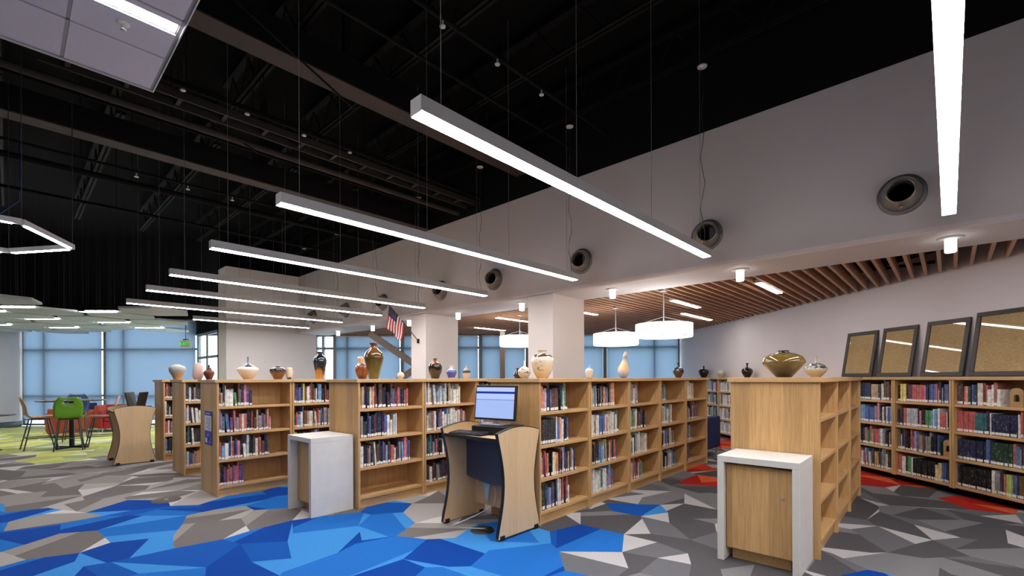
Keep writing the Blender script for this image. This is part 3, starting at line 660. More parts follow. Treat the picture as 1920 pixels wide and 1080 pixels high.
MB().lathe([(0, 0), (.02, .0)], 16).build('peach_motif', PEACH, nt_).matrix_local = Matrix.Translation((-.0034, wN*.42, hN*.19)) @ Matrix.Rotation(-math.pi/2, 4, 'Y')

# =================================================================== WHITE CABINETS
def cabinet(label, org, wdt, dep, h, lock, rc=.045):
    """front faces -x; org = front corner with the smallest y"""
    t = empty('end_cabinet', org, RUNA, label, 'cabinet', 'white waterfall end cabinets'); th = .05
    MB().box(0, 0, h-th, dep, wdt, h).build('stone_top', STONE, t, bevel=.003)
    for y0, y1 in ((0, th), (wdt-th, wdt)): MB().box(0, y0, 0, dep, y1, h-th-.0005).build('stone_leg', STONE, t, bevel=.003)
    MB().box(rc+.025, th+.006, .085, dep-.02, wdt-th-.006, h-th-.02).build('body', OAK_V, t)
    dr = MB().box(rc, th+.006, .1, rc+.023, wdt-th-.006, h-th-.025).build('door', OAK_V, t, bevel=.002)
    MB().box(rc+.07, th+.03, 0, dep-.03, wdt-th-.03, .084).build('kick_board', OAK_H, t)
    lk = MB().lathe([(0, 0), (.011, 0), (.011, .006), (.004, .006), (.004, .003), (0, .003)], 14).build('lock', ALU, dr)
    lk.matrix_local = Matrix.Translation((rc-.001, lock, h*.66)) @ Matrix.Rotation(-math.pi/2, 4, 'Y')
    return t
cabinet('white stone cabinet with oak door below the olive jar', (3.88, .79, 0), .575, .48, .83, .12)
cabinet('white stone cabinet with oak body at left of the kiosk', (2.14, 4.86, 0), .57, .48, .83, .12, .085)

# =================================================================== KIOSKS
def kiosk(label, org, mon=True):
    """open side faces -x; org = outer near floor corner, y runs away"""
    t = empty('computer_kiosk', org, 0, label, 'kiosk', 'hourglass computer kiosks'); Wd, Dp, H = .80, .575, .985; th = .03
    def outline():
        pts = []
        for k in range(13): a = k/12; pts.append((.0 + .085*math.sin(math.pi*a)**1.1, H*.95*a))          # left side, waisted
        for k in range(1, 12): a = k/12; pts.append((Dp*a, H*.95 + .045*math.sin(math.pi*a)))            # crowned top
        for k in range(13): a = 1-k/12; pts.append((Dp - .085*math.sin(math.pi*a)**1.1, H*.95*a))
        return pts
    ol = outline()
    def smooth_corner(p): return p
    for y0 in (0, Wd-th):
        pn = MB().prism([(x, y0, z+.02) for x, z in ol], (0, th, 0)).build('side_panel', MAPLE, t)
        eb = MB(); n = len(ol); inn = []
        for i in range(n):
            a = Vector(ol[i-1]); b = Vector(ol[(i+1) % n]); d = (b-a).normalized(); nn = Vector((-d.y, d.x))
            inn.append((ol[i][0]+nn.x*.006, ol[i][1]+nn.y*.006))
        vs = [(x, y0-.0015, z+.02) for x, z in inn] + [(x, y0+th+.0015, z+.02) for x, z in inn]
        eb.add(vs, [(i, (i+1) % n, n+(i+1) % n, n+i) for i in range(n)], 0)
        vs2 = [(x, y0-.0015, z+.02) for x, z in ol]; vs3 = [(x, y0+th+.0015, z+.02) for x, z in ol]
        eb.add(vs[:n]+vs2, [(i, (i+1) % n, n+(i+1) % n, n+i) for i in range(n)], 0); eb.add(vs[n:]+vs3, [(i, (i+1) % n, n+(i+1) % n, n+i) for i in range(n)], 0)
        eb.build('edge_band', EDGE, pn)
        for x0 in (.025, Dp-.085): MB().box(x0, y0-.006, 0, x0+.06, y0+th+.006, .045).build('foot', BLACKPL, pn, bevel=.004)
    zt = .905
    tp = MB().box(.03, th+.002, zt-.028, Dp-.03, Wd-th-.002, zt).build('worktop', MAPLE_H, t)
    MB().box(.018, th+.002, zt-.03, .0295, Wd-th-.002, zt+.002).build('edge_band', EDGE, tp)
    md = MB(); n = 8; z1 = zt-.03; 
    poly = [(.31, th+.002, z1), (.31, Wd-th-.002, z1), (.31, Wd-th-.002, .45)] + [(.31, Wd-th-(Wd-2*th)*k/n, .45-.05*math.sin(math.pi*k/n)) for k in range(1, n)] + [(.31, th+.002, .45)]
    md.prism(poly, (.018, 0, 0)).build('modesty_panel', CHARC, t)
    MB().box(Dp-.14, th+.002, .14, Dp-.12, Wd-th-.002, zt-.03).build('back_panel', MAPLE, t)
    return t, zt
KO = Vector((2.945, 2.92, 0)); kiosk('maple hourglass computer kiosk with open charcoal front beside the bookcases', KO)
KO2 = Vector((1.2, 10.28, 0)); kiosk('maple hourglass computer kiosk far left near the cafe stools', KO2)
def screen_mat():
    m = bpy.data.materials.new('lit screen page'); m.use_nodes = True; nt = m.node_tree; nt.nodes.remove(nt.nodes['Principled BSDF']); L = nt.links
    tc = nt.nodes.new('ShaderNodeTexCoord'); sp = nt.nodes.new('ShaderNodeSeparateXYZ'); L.new(tc.outputs['Object'], sp.inputs[0])
    mr = nt.nodes.new('ShaderNodeMapRange'); mr.inputs['From Min'].default_value = .05; mr.inputs['From Max'].default_value = .37; L.new(sp.outputs[2], mr.inputs['Value'])
    nz = nt.nodes.new('ShaderNodeTexNoise'); nz.inputs['Scale'].default_value = 14; L.new(tc.outputs['Object'], nz.inputs['Vector'])
    rp = nt.nodes.new('ShaderNodeValToRGB'); rp.color_ramp.interpolation = 'CONSTANT'; e = rp.color_ramp.elements
    e[0].position = 0; e[0].color = lin((166, 186, 232)); e[1].position = .04; e[1].color = lin((158, 180, 230))
    for p, c in ((.625, (90, 104, 160)), (.64, (172, 192, 236)), (.82, (34, 50, 140)), (.885, (176, 194, 238))): x = e.new(p); x.color = lin(c)
    L.new(mr.outputs[0], rp.inputs[0]); em = nt.nodes.new('ShaderNodeEmission'); em.inputs[1].default_value = 1.0; L.new(rp.outputs[0], em.inputs[0]); L.new(em.outputs[0], nt.nodes['Material Output'].inputs[0]); return m
SCR = screen_mat(); DSCR = pm('dark screen glass', (26, 27, 30), .15)
def monitor(label, loc, rz, lit=True):
    """screen faces -x local, stands on its own foot"""
    t = empty('monitor', loc, rz, label, 'monitor')
    cs = MB().box(0, -.25, .05, .035, .25, .395).build('case', BLACKPL, t, bevel=.006)
    MB().box(-.003, -.235, .07, -.0005, .235, .375).build('screen', SCR if lit else DSCR, t)
    MB().box(.002, -.252, .3955, .036, .252, .4).build('silver_rim', ALU, t)
    MB().box(.03, -.035, .02, .07, .035, .22).build('neck', ALU, t, bevel=.005)
    MB().box(-.06, -.12, 0, .14, .12, .018).build('foot', ALU, t, bevel=.005)
    for c in t.children:
        if c.name.startswith(('case', 'screen', 'silver')): c.rotation_euler = (0, R(6), 0)
    return t
pc = KO + Vector((.36, .36, .905))
tw = empty('desktop_computer', pc, R(8), 'flat black desktop computer lying under the lit monitor', 'computer')
MB().box(-.16, -.2, .006, .17, .2, .082).build('case', BLACKPL, tw, bevel=.004)
MB().box(-.162, -.17, .03, -.1605, .05, .036).build('drive_slot', GREYF, tw)
for sx in (-.13, .13):
    for sy in (-.17, .17): MB().box(sx-.012, sy-.012, 0, sx+.012, sy+.012, .006).build('rubber_foot', EDGE, tw)
monitor('lit monitor showing a pale blue web page on the near kiosk', pc + Vector((-.04, .02, .083)), R(8))
kb = empty('keyboard', KO + Vector((.06, .3, .906)), R(4), 'black keyboard at the front of the near kiosk', 'keyboard')
MB().prism([(0, 0, 0), (.15, 0, 0), (.15, 0, .026), (0, 0, .012)], (0, .42, 0)).build('body', BLACKPL, kb)
for rr_ in range(5):
    m = MB()
    for c in range(14):
        z = .0125 + (.014)*(.02+rr_*.026)/.15
        m.box(.014+rr_*.026, .012+c*.0283, z, .014+rr_*.026+.021, .012+c*.0283+.024, z+.007)
    m.build('key_row', pm('charcoal keys', (48, 48, 52), .5), kb)
cb = MB(); g = atz(905, 995)
cb.tube([KO+Vector((.36, .42, .44)), KO+Vector((.35, .38, .3)), KO+Vector((.3, .35, .2)), KO+Vector((.1, .42, .13)), KO+Vector((-.06, .55, .05)), g+Vector((-.12, .16, .02)), g+Vector((-.02, .03, .02)), g+Vector((.02, -.02, .018))], .006, 8)
tag(cb.build('power_cord', pm('grey cord', (190, 186, 180), .5)), 'pale power cord dropping from the near kiosk to the floor lid', 'cord')
fl = empty('floor_socket', g + Vector((0, 0, 0)), 0, 'round black floor socket lid under the near kiosk', 'floor socket')
MB().lathe([(0, .016), (.105, .016), (.115, .0)], 28).build('lid', BLACKPL, fl); MB().lathe([(0, .021), (.03, .021), (.03, .0165)], 16, c=(.02, -.03, 0)).build('cable_port', EDGE, fl)
sg = MB().prism([(0, 0, 0), (0, .09, 0), (0, .06, -.2), (0, .03, -.2)], (.004, 0, 0)); 
tag(sg.build('cable_sleeve', pm('pale blue cable sleeve', (150, 178, 200), .5), loc=KO+Vector((.335, .45, .41))), 'pale tapering cable sleeve hanging under the near kiosk', 'cable sleeve')
# far kiosk gear: two slim dark screens back to back on a blue base
b2 = empty('book_scanner', KO2 + Vector((.4, .42, .906)), 0, 'blue scanner base on the far left kiosk', 'scanner')
MB().lathe([(0, .0), (.2, .0), (.2, .02), (.15, .03), (0, .03)], 24, sx=.7).build('base', pm('bright blue plastic', (28, 74, 150), .35), b2)
MB().tube([(.1, -.19, .03), (.16, -.1, .07), (.17, .05, .07), (.1, .17, .03)], .008, 8).build('handle', MATS['bright blue plastic'], b2)
sc2 = empty('display_panel', KO2 + Vector((.36, .36, .937)), R(-30), 'pair of tilted dark screens on the far left kiosk', 'screen')
for s_, nm in ((-1, 'front_screen'), (1, 'rear_screen')):
    o = MB().box(-.012, -.16, 0, .012, .16, .3).build(nm, pm('brown black plastic', (54, 48, 46), .4), sc2, bevel=.004); o.rotation_euler = (0, R(12)*(-s_)*-1, 0); o.location = (.05*s_, 0, 0)
    MB().box(-.0145, -.145, .02, -.0125, .145, .28).build('glass', DSCR, o)

# =================================================================== VASES
def vase(label, ri, px0, px1, ytop, ybase, prof, mat, lid=None, lidmat=None, sx=1.0, y=UD/2, name='vase', on=None, shape=None):
    pxc = (px0+px1)/2
    if on is None:
        n = Vector((-math.sin(RUNA), math.cos(RUNA), 0)); P = onpl(pxc, HYP, runpt(ri, 0, y), n)
    else: P = onpl(pxc, HYP, on[0], on[1])
    d = (P - CAMP).dot(FW); s = d/FPX; rad = (px1-px0)/2*s; h = (ybase-ytop)*s
    t = empty(name, (P.x, P.y, 1.4505), 0, label, 'vase', 'studio pottery on the bookcase tops')
    pr = [(r*rad, z*h) for r, z in prof]
    # resample smoothly
    def cr(p0, p1, p2, p3, u): return .5*((2*p1) + (-p0+p2)*u + (2*p0-5*p1+4*p2-p3)*u*u + (-p0+3*p1-3*p2+p3)*u**3)
    sm = []
    for i in range(len(pr)-1):
        a, b, c, d_ = pr[max(i-1, 0)], pr[i], pr[i+1], pr[min(i+2, len(pr)-1)]
        for k in range(4): sm.append((max(0.0, cr(a[0], b[0], c[0], d_[0], k/4)), cr(a[1], b[1], c[1], d_[1], k/4)))
    sm.append(pr[-1])
    m = mat(h)
    # inner lip
    if lid is None and sm[-1][0] > rad*.08: sm += [(sm[-1][0]*.8, sm[-1][1]-.003), (sm[-1][0]*.72, sm[-1][1]-.05*h), (0.0, sm[-1][1]-.07*h)]
    mb = MB().lathe(sm, 32, closed=True, sy=sx)
    if shape: mb.v = [shape(Vector(v), h, rad) for v in mb.v]
    mb.build('body', m, t)
    if lid: MB().lathe([(r*rad, z*h) for r, z in lid], 24).build('lid', lidmat(h), t)
    return t
G = lambda nm, st, **k: (lambda h: glaze(nm, st, H=h, **k))
BULB = [(.42, 0), (.5, .02), (.72, .25), (.98, .55), (.9, .8), (.5, .93), (.36, .97), (.4, 1)]
vase('ash blue and tan shouldered jar at the far left', 4, 319, 346, 683, 712, [(.42, 0), (.45, .04), (.6, .22), (.9, .48), (1, .68), (.88, .84), (.5, .94), (.34, .96), (.32, 1)], G('ash glaze', [(0, (190, 140, 96)), (.3, (176, 132, 88)), (.5, (150, 146, 140)), (.9, (186, 186, 186))], rough=.4))
vase('pale pink leaf shaped vase left of the brown lidded jar', 3, 362, 381, 680, 712, [(.55, 0), (.75, .1), (.98, .38), (1, .55), (.8, .75), (.45, .9), (.05, 1)], G('pink bisque', [(0, (222, 176, 150)), (.5, (226, 190, 176)), (1, (226, 196, 184))], rough=.6), shape=lambda v, h, r: (v.x*(1+.12*math.sin(9*v.z/h)), v.y*.7, v.z))
vase('small reddish brown lidded jar above the blue notice', 3, 383, 401, 690, 712, [(.5, 0), (.6, .06), (.98, .5), (.9, .7), (.5, .82)], G('iron red', [(0, (92, 48, 32)), (.6, (124, 66, 44)), (1, (110, 56, 38))], rough=.3), lid=[(.62, .78), (.5, .9), (.2, 1.05), (.16, 1.15), (.22, 1.22), (0, 1.28)], lidmat=G('iron lid', [(0, (96, 50, 34)), (1.3, (60, 34, 28))], rough=.3), y=.2)
vase('wide cream jar with tall dark knobbed lid', 3, 447, 483, 687, 712, [(.42, 0), (.46, .05), (.7, .3), (.98, .65), (.95, .82), (.6, .95)], G('cream slip', [(0, (196, 170, 136)), (.5, (222, 208, 188)), (1, (228, 222, 214))], rough=.35), lid=[(.66, .93), (.5, 1.05), (.2, 1.18), (.07, 1.25), (.06, 1.5), (.09, 1.68), (0, 1.7)], lidmat=G('pewter lid', [(0, (120, 124, 132)), (1.2, (110, 114, 124)), (1.5, (36, 38, 46))], rough=.2))
vase('squat brown jar with black shoulder', 3, 507, 535, 687, 711, [(.42, 0), (.5, .03), (.8, .35), (1, .66), (.85, .85), (.4, .93), (.3, .94), (.3, 1)], G('tenmoku', [(0, (128, 74, 36)), (.5, (112, 66, 34)), (.68, (34, 28, 26)), (1, (30, 26, 24))], rough=.12))
vase('small oval cream vase with black foot', 3, 536, 549, 689, 711, [(.5, 0), (.55, .05), (.95, .35), (1, .65), (.75, .92), (.5, 1)], G('oval cream', [(0, (40, 36, 34)), (.12, (50, 44, 40)), (.2, (212, 204, 192)), (.8, (206, 184, 150)), (1, (214, 204, 190))], rough=.35, noise=.06))
vase('tall blue black vase with amber drips', 3, 588, 612, 660, 711, [(.55, 0), (.6, .03), (.75, .3), (.98, .58), (1, .68), (.85, .8), (.45, .9), (.36, .94), (.52, 1)], G('blue tenmoku', [(0, (186, 128, 54)), (.22, (170, 112, 50)), (.34, (36, 32, 38)), (.6, (28, 40, 50)), (1, (40, 32, 44))], rough=.08, noise=.2, nscale=4))
vase('rust jar with flaring cream flame shaped rim', 2, 666, 692, 669, 711, [(.5, 0), (.6, .03), (.9, .25), (1, .45), (.85, .6), (.55, .68), (.5, .78), (.5, .92), (.2, 1)], G('rust flame', [(0, (120, 62, 30)), (.45, (158, 84, 42)), (.62, (150, 70, 50)), (.7, (226, 208, 190)), (1, (206, 166, 124))], rough=.2), y=UD*.85, shape=lambda v, h, r: (v.x - .25*r*max(0, v.z/h-.6)*2.5, v.y*.8, v.z))
vase('largest tall olive brown vase with flared neck', 2, 683, 719, 644, 711, [(.48, 0), (.52, .02), (.72, .28), (.98, .55), (1, .62), (.85, .74), (.42, .85), (.34, .9), (.36, .95), (.5, .995), (.48, 1)], G('olive brown glaze', [(0, (104, 88, 40)), (.4, (98, 84, 36)), (.6, (82, 62, 30)), (.85, (122, 84, 40)), (1, (112, 58, 34))], rough=.06, noise=.15, nscale=5), y=UD*.36)
vase('small white speckled pot with pointed top', 2, 745, 758, 697, 711, [(.5, 0), (.9, .25), (1, .5), (.7, .8), (.2, .9), (.12, 1.0)], G('speckled white', [(0, (206, 194, 172)), (1, (216, 208, 196))], rough=.4, blotch=((130, 84, 60), .6, 5)), y=UD*.6)
vase('glossy black brown jar with copper neck', 2, 803, 829, 672, 710, [(.5, 0), (.58, .03), (.85, .28), (1, .52), (.92, .68), (.55, .8), (.22, .86), (.2, .9), (.32, 1)], G('black copper', [(0, (52, 36, 22)), (.35, (48, 32, 20)), (.5, (18, 16, 16)), (.66, (22, 18, 18)), (.74, (122, 70, 44)), (1, (116, 58, 40))], rough=.06, noise=.08))
vase('cobalt blue jar with white neck', 2, 837, 856, 683, 708, [(.6, 0), (.65, .04), (.95, .35), (1, .5), (.75, .66), (.35, .74), (.34, .85), (.52, .97), (.5, 1)], G('cobalt', [(0, (206, 190, 176)), (.05, (200, 190, 180)), (.09, (52, 62, 140)), (.6, (70, 84, 166)), (.68, (220, 222, 226)), (1, (214, 206, 196))], rough=.15, noise=.04))
vase('small beige jar with black band and lid', 2, 867, 882, 692, 708, [(.55, 0), (.65, .04), (.98, .6), (1, .85), (.7, 1.0)], G('beige banded', [(0, (196, 172, 148)), (.6, (204, 182, 158)), (.72, (40, 38, 42)), (.92, (52, 48, 48)), (1, (190, 170, 150))], rough=.35, noise=.03), lid=[(.7, .98), (.45, 1.2), (.12, 1.3), (.1, 1.55), (0, 1.6)], lidmat=G('beige lid', [(0, (196, 182, 164)), (1, (160, 140, 124))], rough=.35))
vase('small midnight blue bottle behind the cream bottle', 1, 962, 980, 689, 708, [(.55, 0), (.9, .2), (1, .38), (.7, .64), (.34, .8), (.3, .88), (.44, 1)], G('midnight', [(0, (26, 24, 44)), (1, (40, 36, 66))], rough=.1), y=UD*.85)
vase('round cream bottle with brown brush sweep', 1, 971, 995, 676, 709, [(.45, 0), (.5, .02), (.9, .2), (1, .35), (.85, .52), (.35, .65), (.14, .72), (.1, .9), (.14, 1)], G('brushed cream', [(0, (196, 182, 160)), (1, (214, 206, 194))], rough=.3, blotch=((120, 96, 76), .56, 3.2)), y=UD*.55)
vase('large cream jar with dark brown brushed swirls', 1, 996, 1038, 658, 710, [(.46, 0), (.52, .02), (.82, .25), (1, .52), (.98, .68), (.8, .82), (.4, .88), (.36, .9), (.36, .97), (.4, 1)], G('swirl jar', [(0, (206, 172, 134)), (.3, (214, 190, 158)), (.6, (216, 202, 180)), (.74, (220, 208, 190)), (.79, (66, 44, 36)), (.85, (74, 52, 42)), (.87, (226, 214, 190)), (1, (196, 158, 80))], rough=.22, noise=.045, nscale=3, blotch=((86, 66, 54), .64, 5)), y=UD*.4)
vase('small pale beige jar with pointed lid', 1, 1097, 1113, 690, 708, [(.5, 0), (.6, .04), (.9, .4), (1, .7), (.8, .92), (.4, 1)], G('pale beige', [(0, (206, 188, 170)), (1, (200, 192, 186))], rough=.35), lid=[(.42, .98), (.35, 1.08), (.12, 1.14), (.16, 1.3), (0, 1.42)], lidmat=G('pale lid', [(0, (196, 184, 176)), (1, (190, 178, 170))], rough=.35), y=UD*.6)
vase('gourd shaped yellow and blue sculptural vase', 1, 1156, 1182, 658, 708, [(.35, 0), (.7, .06), (1, .24), (.92, .4), (.58, .56), (.38, .68), (.4, .8), (.3, .92), (.05, 1)], G('gourd glaze', [(0, (128, 138, 196)), (.14, (170, 168, 190)), (.3, (232, 204, 158)), (.6, (230, 206, 164)), (.75, (150, 150, 182)), (.85, (222, 196, 156)), (1, (224, 200, 160))], rough=.3, noise=.1, nscale=2), shape=lambda v, h, r: (v.x + .5*r*max(0, v.z/h-.35)*.9, v.y*.75 - .5*r*max(0, v.z/h-.35)*.6, v.z))
BOT = [(.42, 0), (.5, .03), (.85, .25), (1, .42), (.8, .6), (.35, .68), (.16, .74), (.15, .88), (.28, 1)]
vase('black glazed bottle at the far end of the kiosk row', 1, 1262, 1282, 680, 708, BOT, G('black bottle', [(0, (30, 22, 20)), (1, (24, 22, 24))], rough=.06))
onw = (wp(WR-.2, 0), E1)
vase('squat black bottle on the wall bookcase', 0, 1310, 1329, 685, 707, [(.4, 0), (.85, .3), (1, .5), (.75, .68), (.2, .76), (.14, .82), (.2, 1)], G('black squat', [(0, (40, 26, 22)), (1, (26, 22, 24))], rough=.06), on=onw)
vase('small pale celadon bowl on the wall bookcase', 0, 1345, 1360, 693, 707, [(.5, 0), (.6, .05), (.95, .4), (1, .65), (.8, .92), (.7, 1)], G('celadon', [(0, (196, 186, 162)), (.5, (170, 172, 160)), (1, (190, 190, 176))], rough=.2), on=onw)
vase('slender black bottle on the wall bookcase left of the olive jar', 0, 1391, 1411, 679, 706, BOT, G('black slender', [(0, (34, 24, 24)), (1, (26, 20, 24))], rough=.06), on=onw)
vase('very wide olive and amber jar on the nearest bookcase', 0, 1434, 1505, 657, 707, [(.33, 0), (.37, .01), (.62, .2), (.95, .48), (1, .6), (.88, .76), (.55, .88), (.3, .92), (.25, .94), (.24, .97), (.28, 1)], G('olive amber glaze', [(0, (40, 34, 24)), (.3, (62, 56, 32)), (.55, (104, 86, 34)), (.8, (116, 88, 36)), (.93, (66, 62, 34)), (.95, (22, 26, 28)), (1, (18, 22, 26))], rough=.05, noise=.14, nscale=4), y=UD*.45)
vase('cream bottle vase with navy pattern and thin neck', 0, 1511, 1548, 665, 705, [(.4, 0), (.45, .02), (.85, .22), (1, .38), (.8, .55), (.3, .67), (.09, .72), (.07, .85), (.09, 1)], G('navy patterned', [(0, (202, 178, 138)), (.38, (208, 190, 156)), (.4, (222, 214, 196)), (.66, (214, 204, 184)), (1, (206, 194, 172))], rough=.25, noise=.02, blotch=((38, 48, 88), .47, 9), zr=(.4, .66)), y=UD*.62)

# =================================================================== FRAMED DOCUMENTS
def doc_mat():
    m = bpy.data.materials.new('aged paper with handwriting'); m.use_nodes = True; nt = m.node_tree; b = nt.nodes['Principled BSDF']; L = nt.links
    tc = nt.nodes.new('ShaderNodeTexCoord'); mp = nt.nodes.new('ShaderNodeMapping'); mp.inputs['Scale'].default_value = (1, 22, 80); L.new(tc.outputs['Object'], mp.inputs['Vector'])
    nz = nt.nodes.new('ShaderNodeTexNoise'); nz.inputs['Scale'].default_value = 1; nz.inputs['Detail'].default_value = 4; nz.inputs['Roughness'].default_value = .7; L.new(mp.outputs[0], nz.inputs['Vector'])
    wv = nt.nodes.new('ShaderNodeTexWave'); wv.bands_direction = 'Z'; wv.inputs['Scale'].default_value = 22; wv.inputs['Distortion'].default_value = 2.5; wv.inputs['Detail Scale'].default_value = 3; L.new(tc.outputs['Object'], wv.inputs['Vector'])
    ml = nt.nodes.new('ShaderNodeMath'); ml.operation = 'MULTIPLY'; L.new(nz.outputs['Fac'], ml.inputs[0]); L.new(wv.outputs['Fac'], ml.inputs[1])
    mr = nt.nodes.new('ShaderNodeMapRange'); mr.inputs['From Min'].default_value = .3; mr.inputs['From Max'].default_value = .6; L.new(ml.outputs[0], mr.inputs['Value'])
    n2 = nt.nodes.new('ShaderNodeTexNoise'); n2.inputs['Scale'].default_value = 3; L.new(tc.outputs['Object'], n2.inputs['Vector'])
    rp = nt.nodes.new('ShaderNodeValToRGB'); rp.color_ramp.elements[0].color = lin((176, 146, 98)); rp.color_ramp.elements[1].color = lin((206, 178, 128)); L.new(n2.outputs['Fac'], rp.inputs[0])
    mx = nt.nodes.new('ShaderNodeMix'); mx.data_type = 'RGBA'; L.new(rp.outputs[0], mx.inputs['A']); mx.inputs['B'].default_value = lin((104, 78, 50)); L.new(mr.outputs[0], mx.inputs['Factor'])
    L.new(mx.outputs['Result'], b.inputs['Base Color']); b.inputs['Roughness'].default_value = .7; b.inputs['Coat Weight'].default_value = 1.0; b.inputs['Coat Roughness'].default_value = .01; return m
DOC = doc_mat(); FRM = pm('dark bronze frame', (58, 52, 50), .45, .06, 12)
fpl = (wp(WR-.14, 0), E1)
for (pa, pb, yt, lab) in ((1577, 1633, 621, 'smallest framed handwritten document, furthest along the wall bookcase'), (1643, 1707, 612, 'framed handwritten document, second from the far end'),
                          (1724, 1804, 600, 'framed handwritten document, third from the far end'), (1815, 1935, 583, 'largest framed handwritten document at the right edge')):
    A = onpl(pa, 703, *fpl); B = onpl(pb, 703, *fpl); Wf = (A-B).length
    Hf = (703-yt)*((A - CAMP).dot(FW))/FPX*1.0
    t = empty('framed_document', (A.x, A.y, 1.457), WA, lab, 'framed document', 'framed documents on the wall bookcase')
    # local x = to the right as seen, local y = towards the wall; leans back
    ln = math.asin(min(.9, .12/Hf)); bar = .055
    def lean(o): o.rotation_euler = (-ln, 0, 0)
    for nm, bx in (('frame_rail', (0, 0, 0, Wf, .03, bar)), ('frame_rail', (0, 0, Hf-bar, Wf, .03, Hf)), ('frame_stile', (0, 0, bar+.0005, bar, .03, Hf-bar-.0005)), ('frame_stile', (Wf-bar, 0, bar+.0005, Wf, .03, Hf-bar-.0005))):
        lean(MB().box(*bx).build(nm, FRM, t, bevel=.004))
    sh = MB().box(-Wf/2+bar, -.003, bar, Wf/2-bar, .003, Hf-bar)
    # paper turned so its text runs along local y of the material
    o = MB().box(-.003, -(Wf/2-bar), bar, .003, (Wf/2-bar), Hf-bar).build('document', DOC, t); o.matrix_local = Matrix.Rotation(-ln, 4, 'X') @ Matrix.Translation((Wf/2, .014, 0)) @ Matrix.Rotation(R(90), 4, 'Z')
    lean(MB().box(bar*.5, .0305, bar*.5, Wf-bar*.5, .034, Hf-bar*.5).build('backing_board', CHARC, t))

# =================================================================== LAMPS
PEND_H = pm('silver grey lamp housing', (176, 177, 180), 0.45, 0.02, 8)
WIRE = pm('steel suspension wire', (120, 120, 122), .5)
PZ, PX0, PX1 = 2.85, 1.47, 5.54
pnames = ['linear pendant lamp running overhead at the right edge', 'nearest full linear pendant lamp at centre', 'second linear pendant lamp from the front', 'third linear pendant lamp from the front', 'fourth linear pendant lamp from the front',
          'fifth linear pendant lamp from the front', 'sixth linear pendant lamp from the front', 'furthest and shortest linear pendant lamp']
pys = [0.0, 2.06, 3.92, 5.77, 7.63, 9.2, 11.0, 12.87]
def pendant(label, y, x0, x1, seed):
    t = empty('linear_pendant', (x0, y, PZ), 0, label, 'pendant lamp', 'linear pendant lamps over the aisles'); L_ = x1-x0; hw_ = .046; hh = .088
    hs_ = MB(); hs_.box(0.004, -hw_, .006, L_-.004, -hw_+.006, hh); hs_.box(0.004, hw_-.006, .006, L_-.004, hw_, hh); hs_.box(0.004, -hw_+.0062, hh-.006, L_-.004, hw_-.0062, hh)
    hs_.build('housing', PEND_H, t)
    for xa in (0, L_-.0035): MB().box(xa, -hw_, 0.0, xa+.0035, hw_, hh).build('end_cap', ALU_W, t)
    MB().box(.006, -hw_+.002, -.002, L_-.006, hw_-.002, .0055).build('diffuser', WHITE_L, t)
    for xa in (.17, L_*.36, L_*.66, L_-.2): MB().tube([(xa, 0, hh), (xa, 0, ZT-PZ-.06)], .002, 5).build('cable', WIRE, t, fix=False)
    rr = random.Random(seed); n = 14; zc = 5.0-PZ
    MB().tube([(L_-.12 + .018*math.sin(k*1.3+seed), .02*math.cos(k*1.7+seed), hh + (zc-hh)*k/n) for k in range(n+1)], .0035, 6).build('power_cord', GREYF, t, fix=False)
    MB().lathe([(0, 0), (.05, .0), (.055, .012), (0, .012)], 18, c=(L_-.12, 0, zc)).build('ceiling_canopy', ALU_W, t)
    MB().tube([(L_-.12, 0, zc+.012), (L_-.12, 0, ZT-PZ)], .006, 6).build('canopy_rod', DARKST, t, fix=False)
    return t
for i, (y, lab) in enumerate(zip(pys, pnames)): pendant(lab, y, PX0 if i < 7 else 2.93, PX1 if i < 4 else 5.63, i)
for i, y in enumerate((-1.87, -3.74)): pendant(('added unseen linear pendant lamp just beyond the right edge', 'added unseen linear pendant lamp furthest right beyond the view')[i], y, (PX0, -1.0)[i], (PX1, 3.0)[i], 20+i)  # unseen pendants continuing the row, added to brighten the right side
pendant('added unseen linear pendant lamp behind the viewer', 0.0, -4.0, 0.2, 23)  # unseen pendant added for more light from behind the camera
# air nozzles on the header
nlabs = ['largest looking', 'second', 'third', 'fourth', 'fifth', 'sixth', 'seventh', 'furthest']
for i, y in enumerate((.34, 2.23, 4.13, 6.02, 7.55, 9.7, 11.5, 13.4)):
    lab = ['round steel air nozzle on the header nearest the right edge', 'steel air nozzle at the end of the nearest pendant lamp', 'steel air nozzle at the end of the second pendant lamp', 'steel air nozzle at the end of the third pendant lamp',
           'steel air nozzle behind the third pendant lamp', 'steel air nozzle just above the flag', 'steel air nozzle second from the far end of the header', 'steel air nozzle at the far end of the header'][i]
    t = empty('air_nozzle', (XH, y, 3.24), 0, lab, 'air nozzle', 'air nozzles along the header')
    fm = MB().lathe([(.165, 0), (.195, 0), (.195, .014), (.165, .02)], 32); fm = fm.build('flange', pm('grey zinc', (120, 120, 124), .45, .06, 10, metal=.5), t); fm.matrix_local = Matrix.Rotation(-math.pi/2, 4, 'Y')
    cn = MB().lathe([(.165, .0), (.165, .04), (.152, .09), (.118, .15), (.11, .165), (.102, .16), (.1, .0)], 32, closed=False); cn = cn.build('cone', pm('brushed steel', (150, 144, 136), .3, .05, 12, metal=.8), t)
    aim = Matrix.Rotation(-math.pi/2, 4, 'Y') @ Matrix.Rotation(R(18), 4, 'X') if i else Matrix.Rotation(-math.pi/2, 4, 'Y')
    cn.matrix_local = aim
    th_ = MB().lathe([(0, .03), (.1, .03)], 32).build('throat', pm('black throat', (8, 8, 9), .9), t); th_.matrix_local = aim
    kn = MB().lathe([(.016, 0), (.016, .012), (0, .014)], 12).build('knob', MATS['brushed steel'], t); kn.matrix_local = Matrix.Translation((-.1, 0, -.142)) @ Matrix.Rotation(R(-60), 4, 'Y')
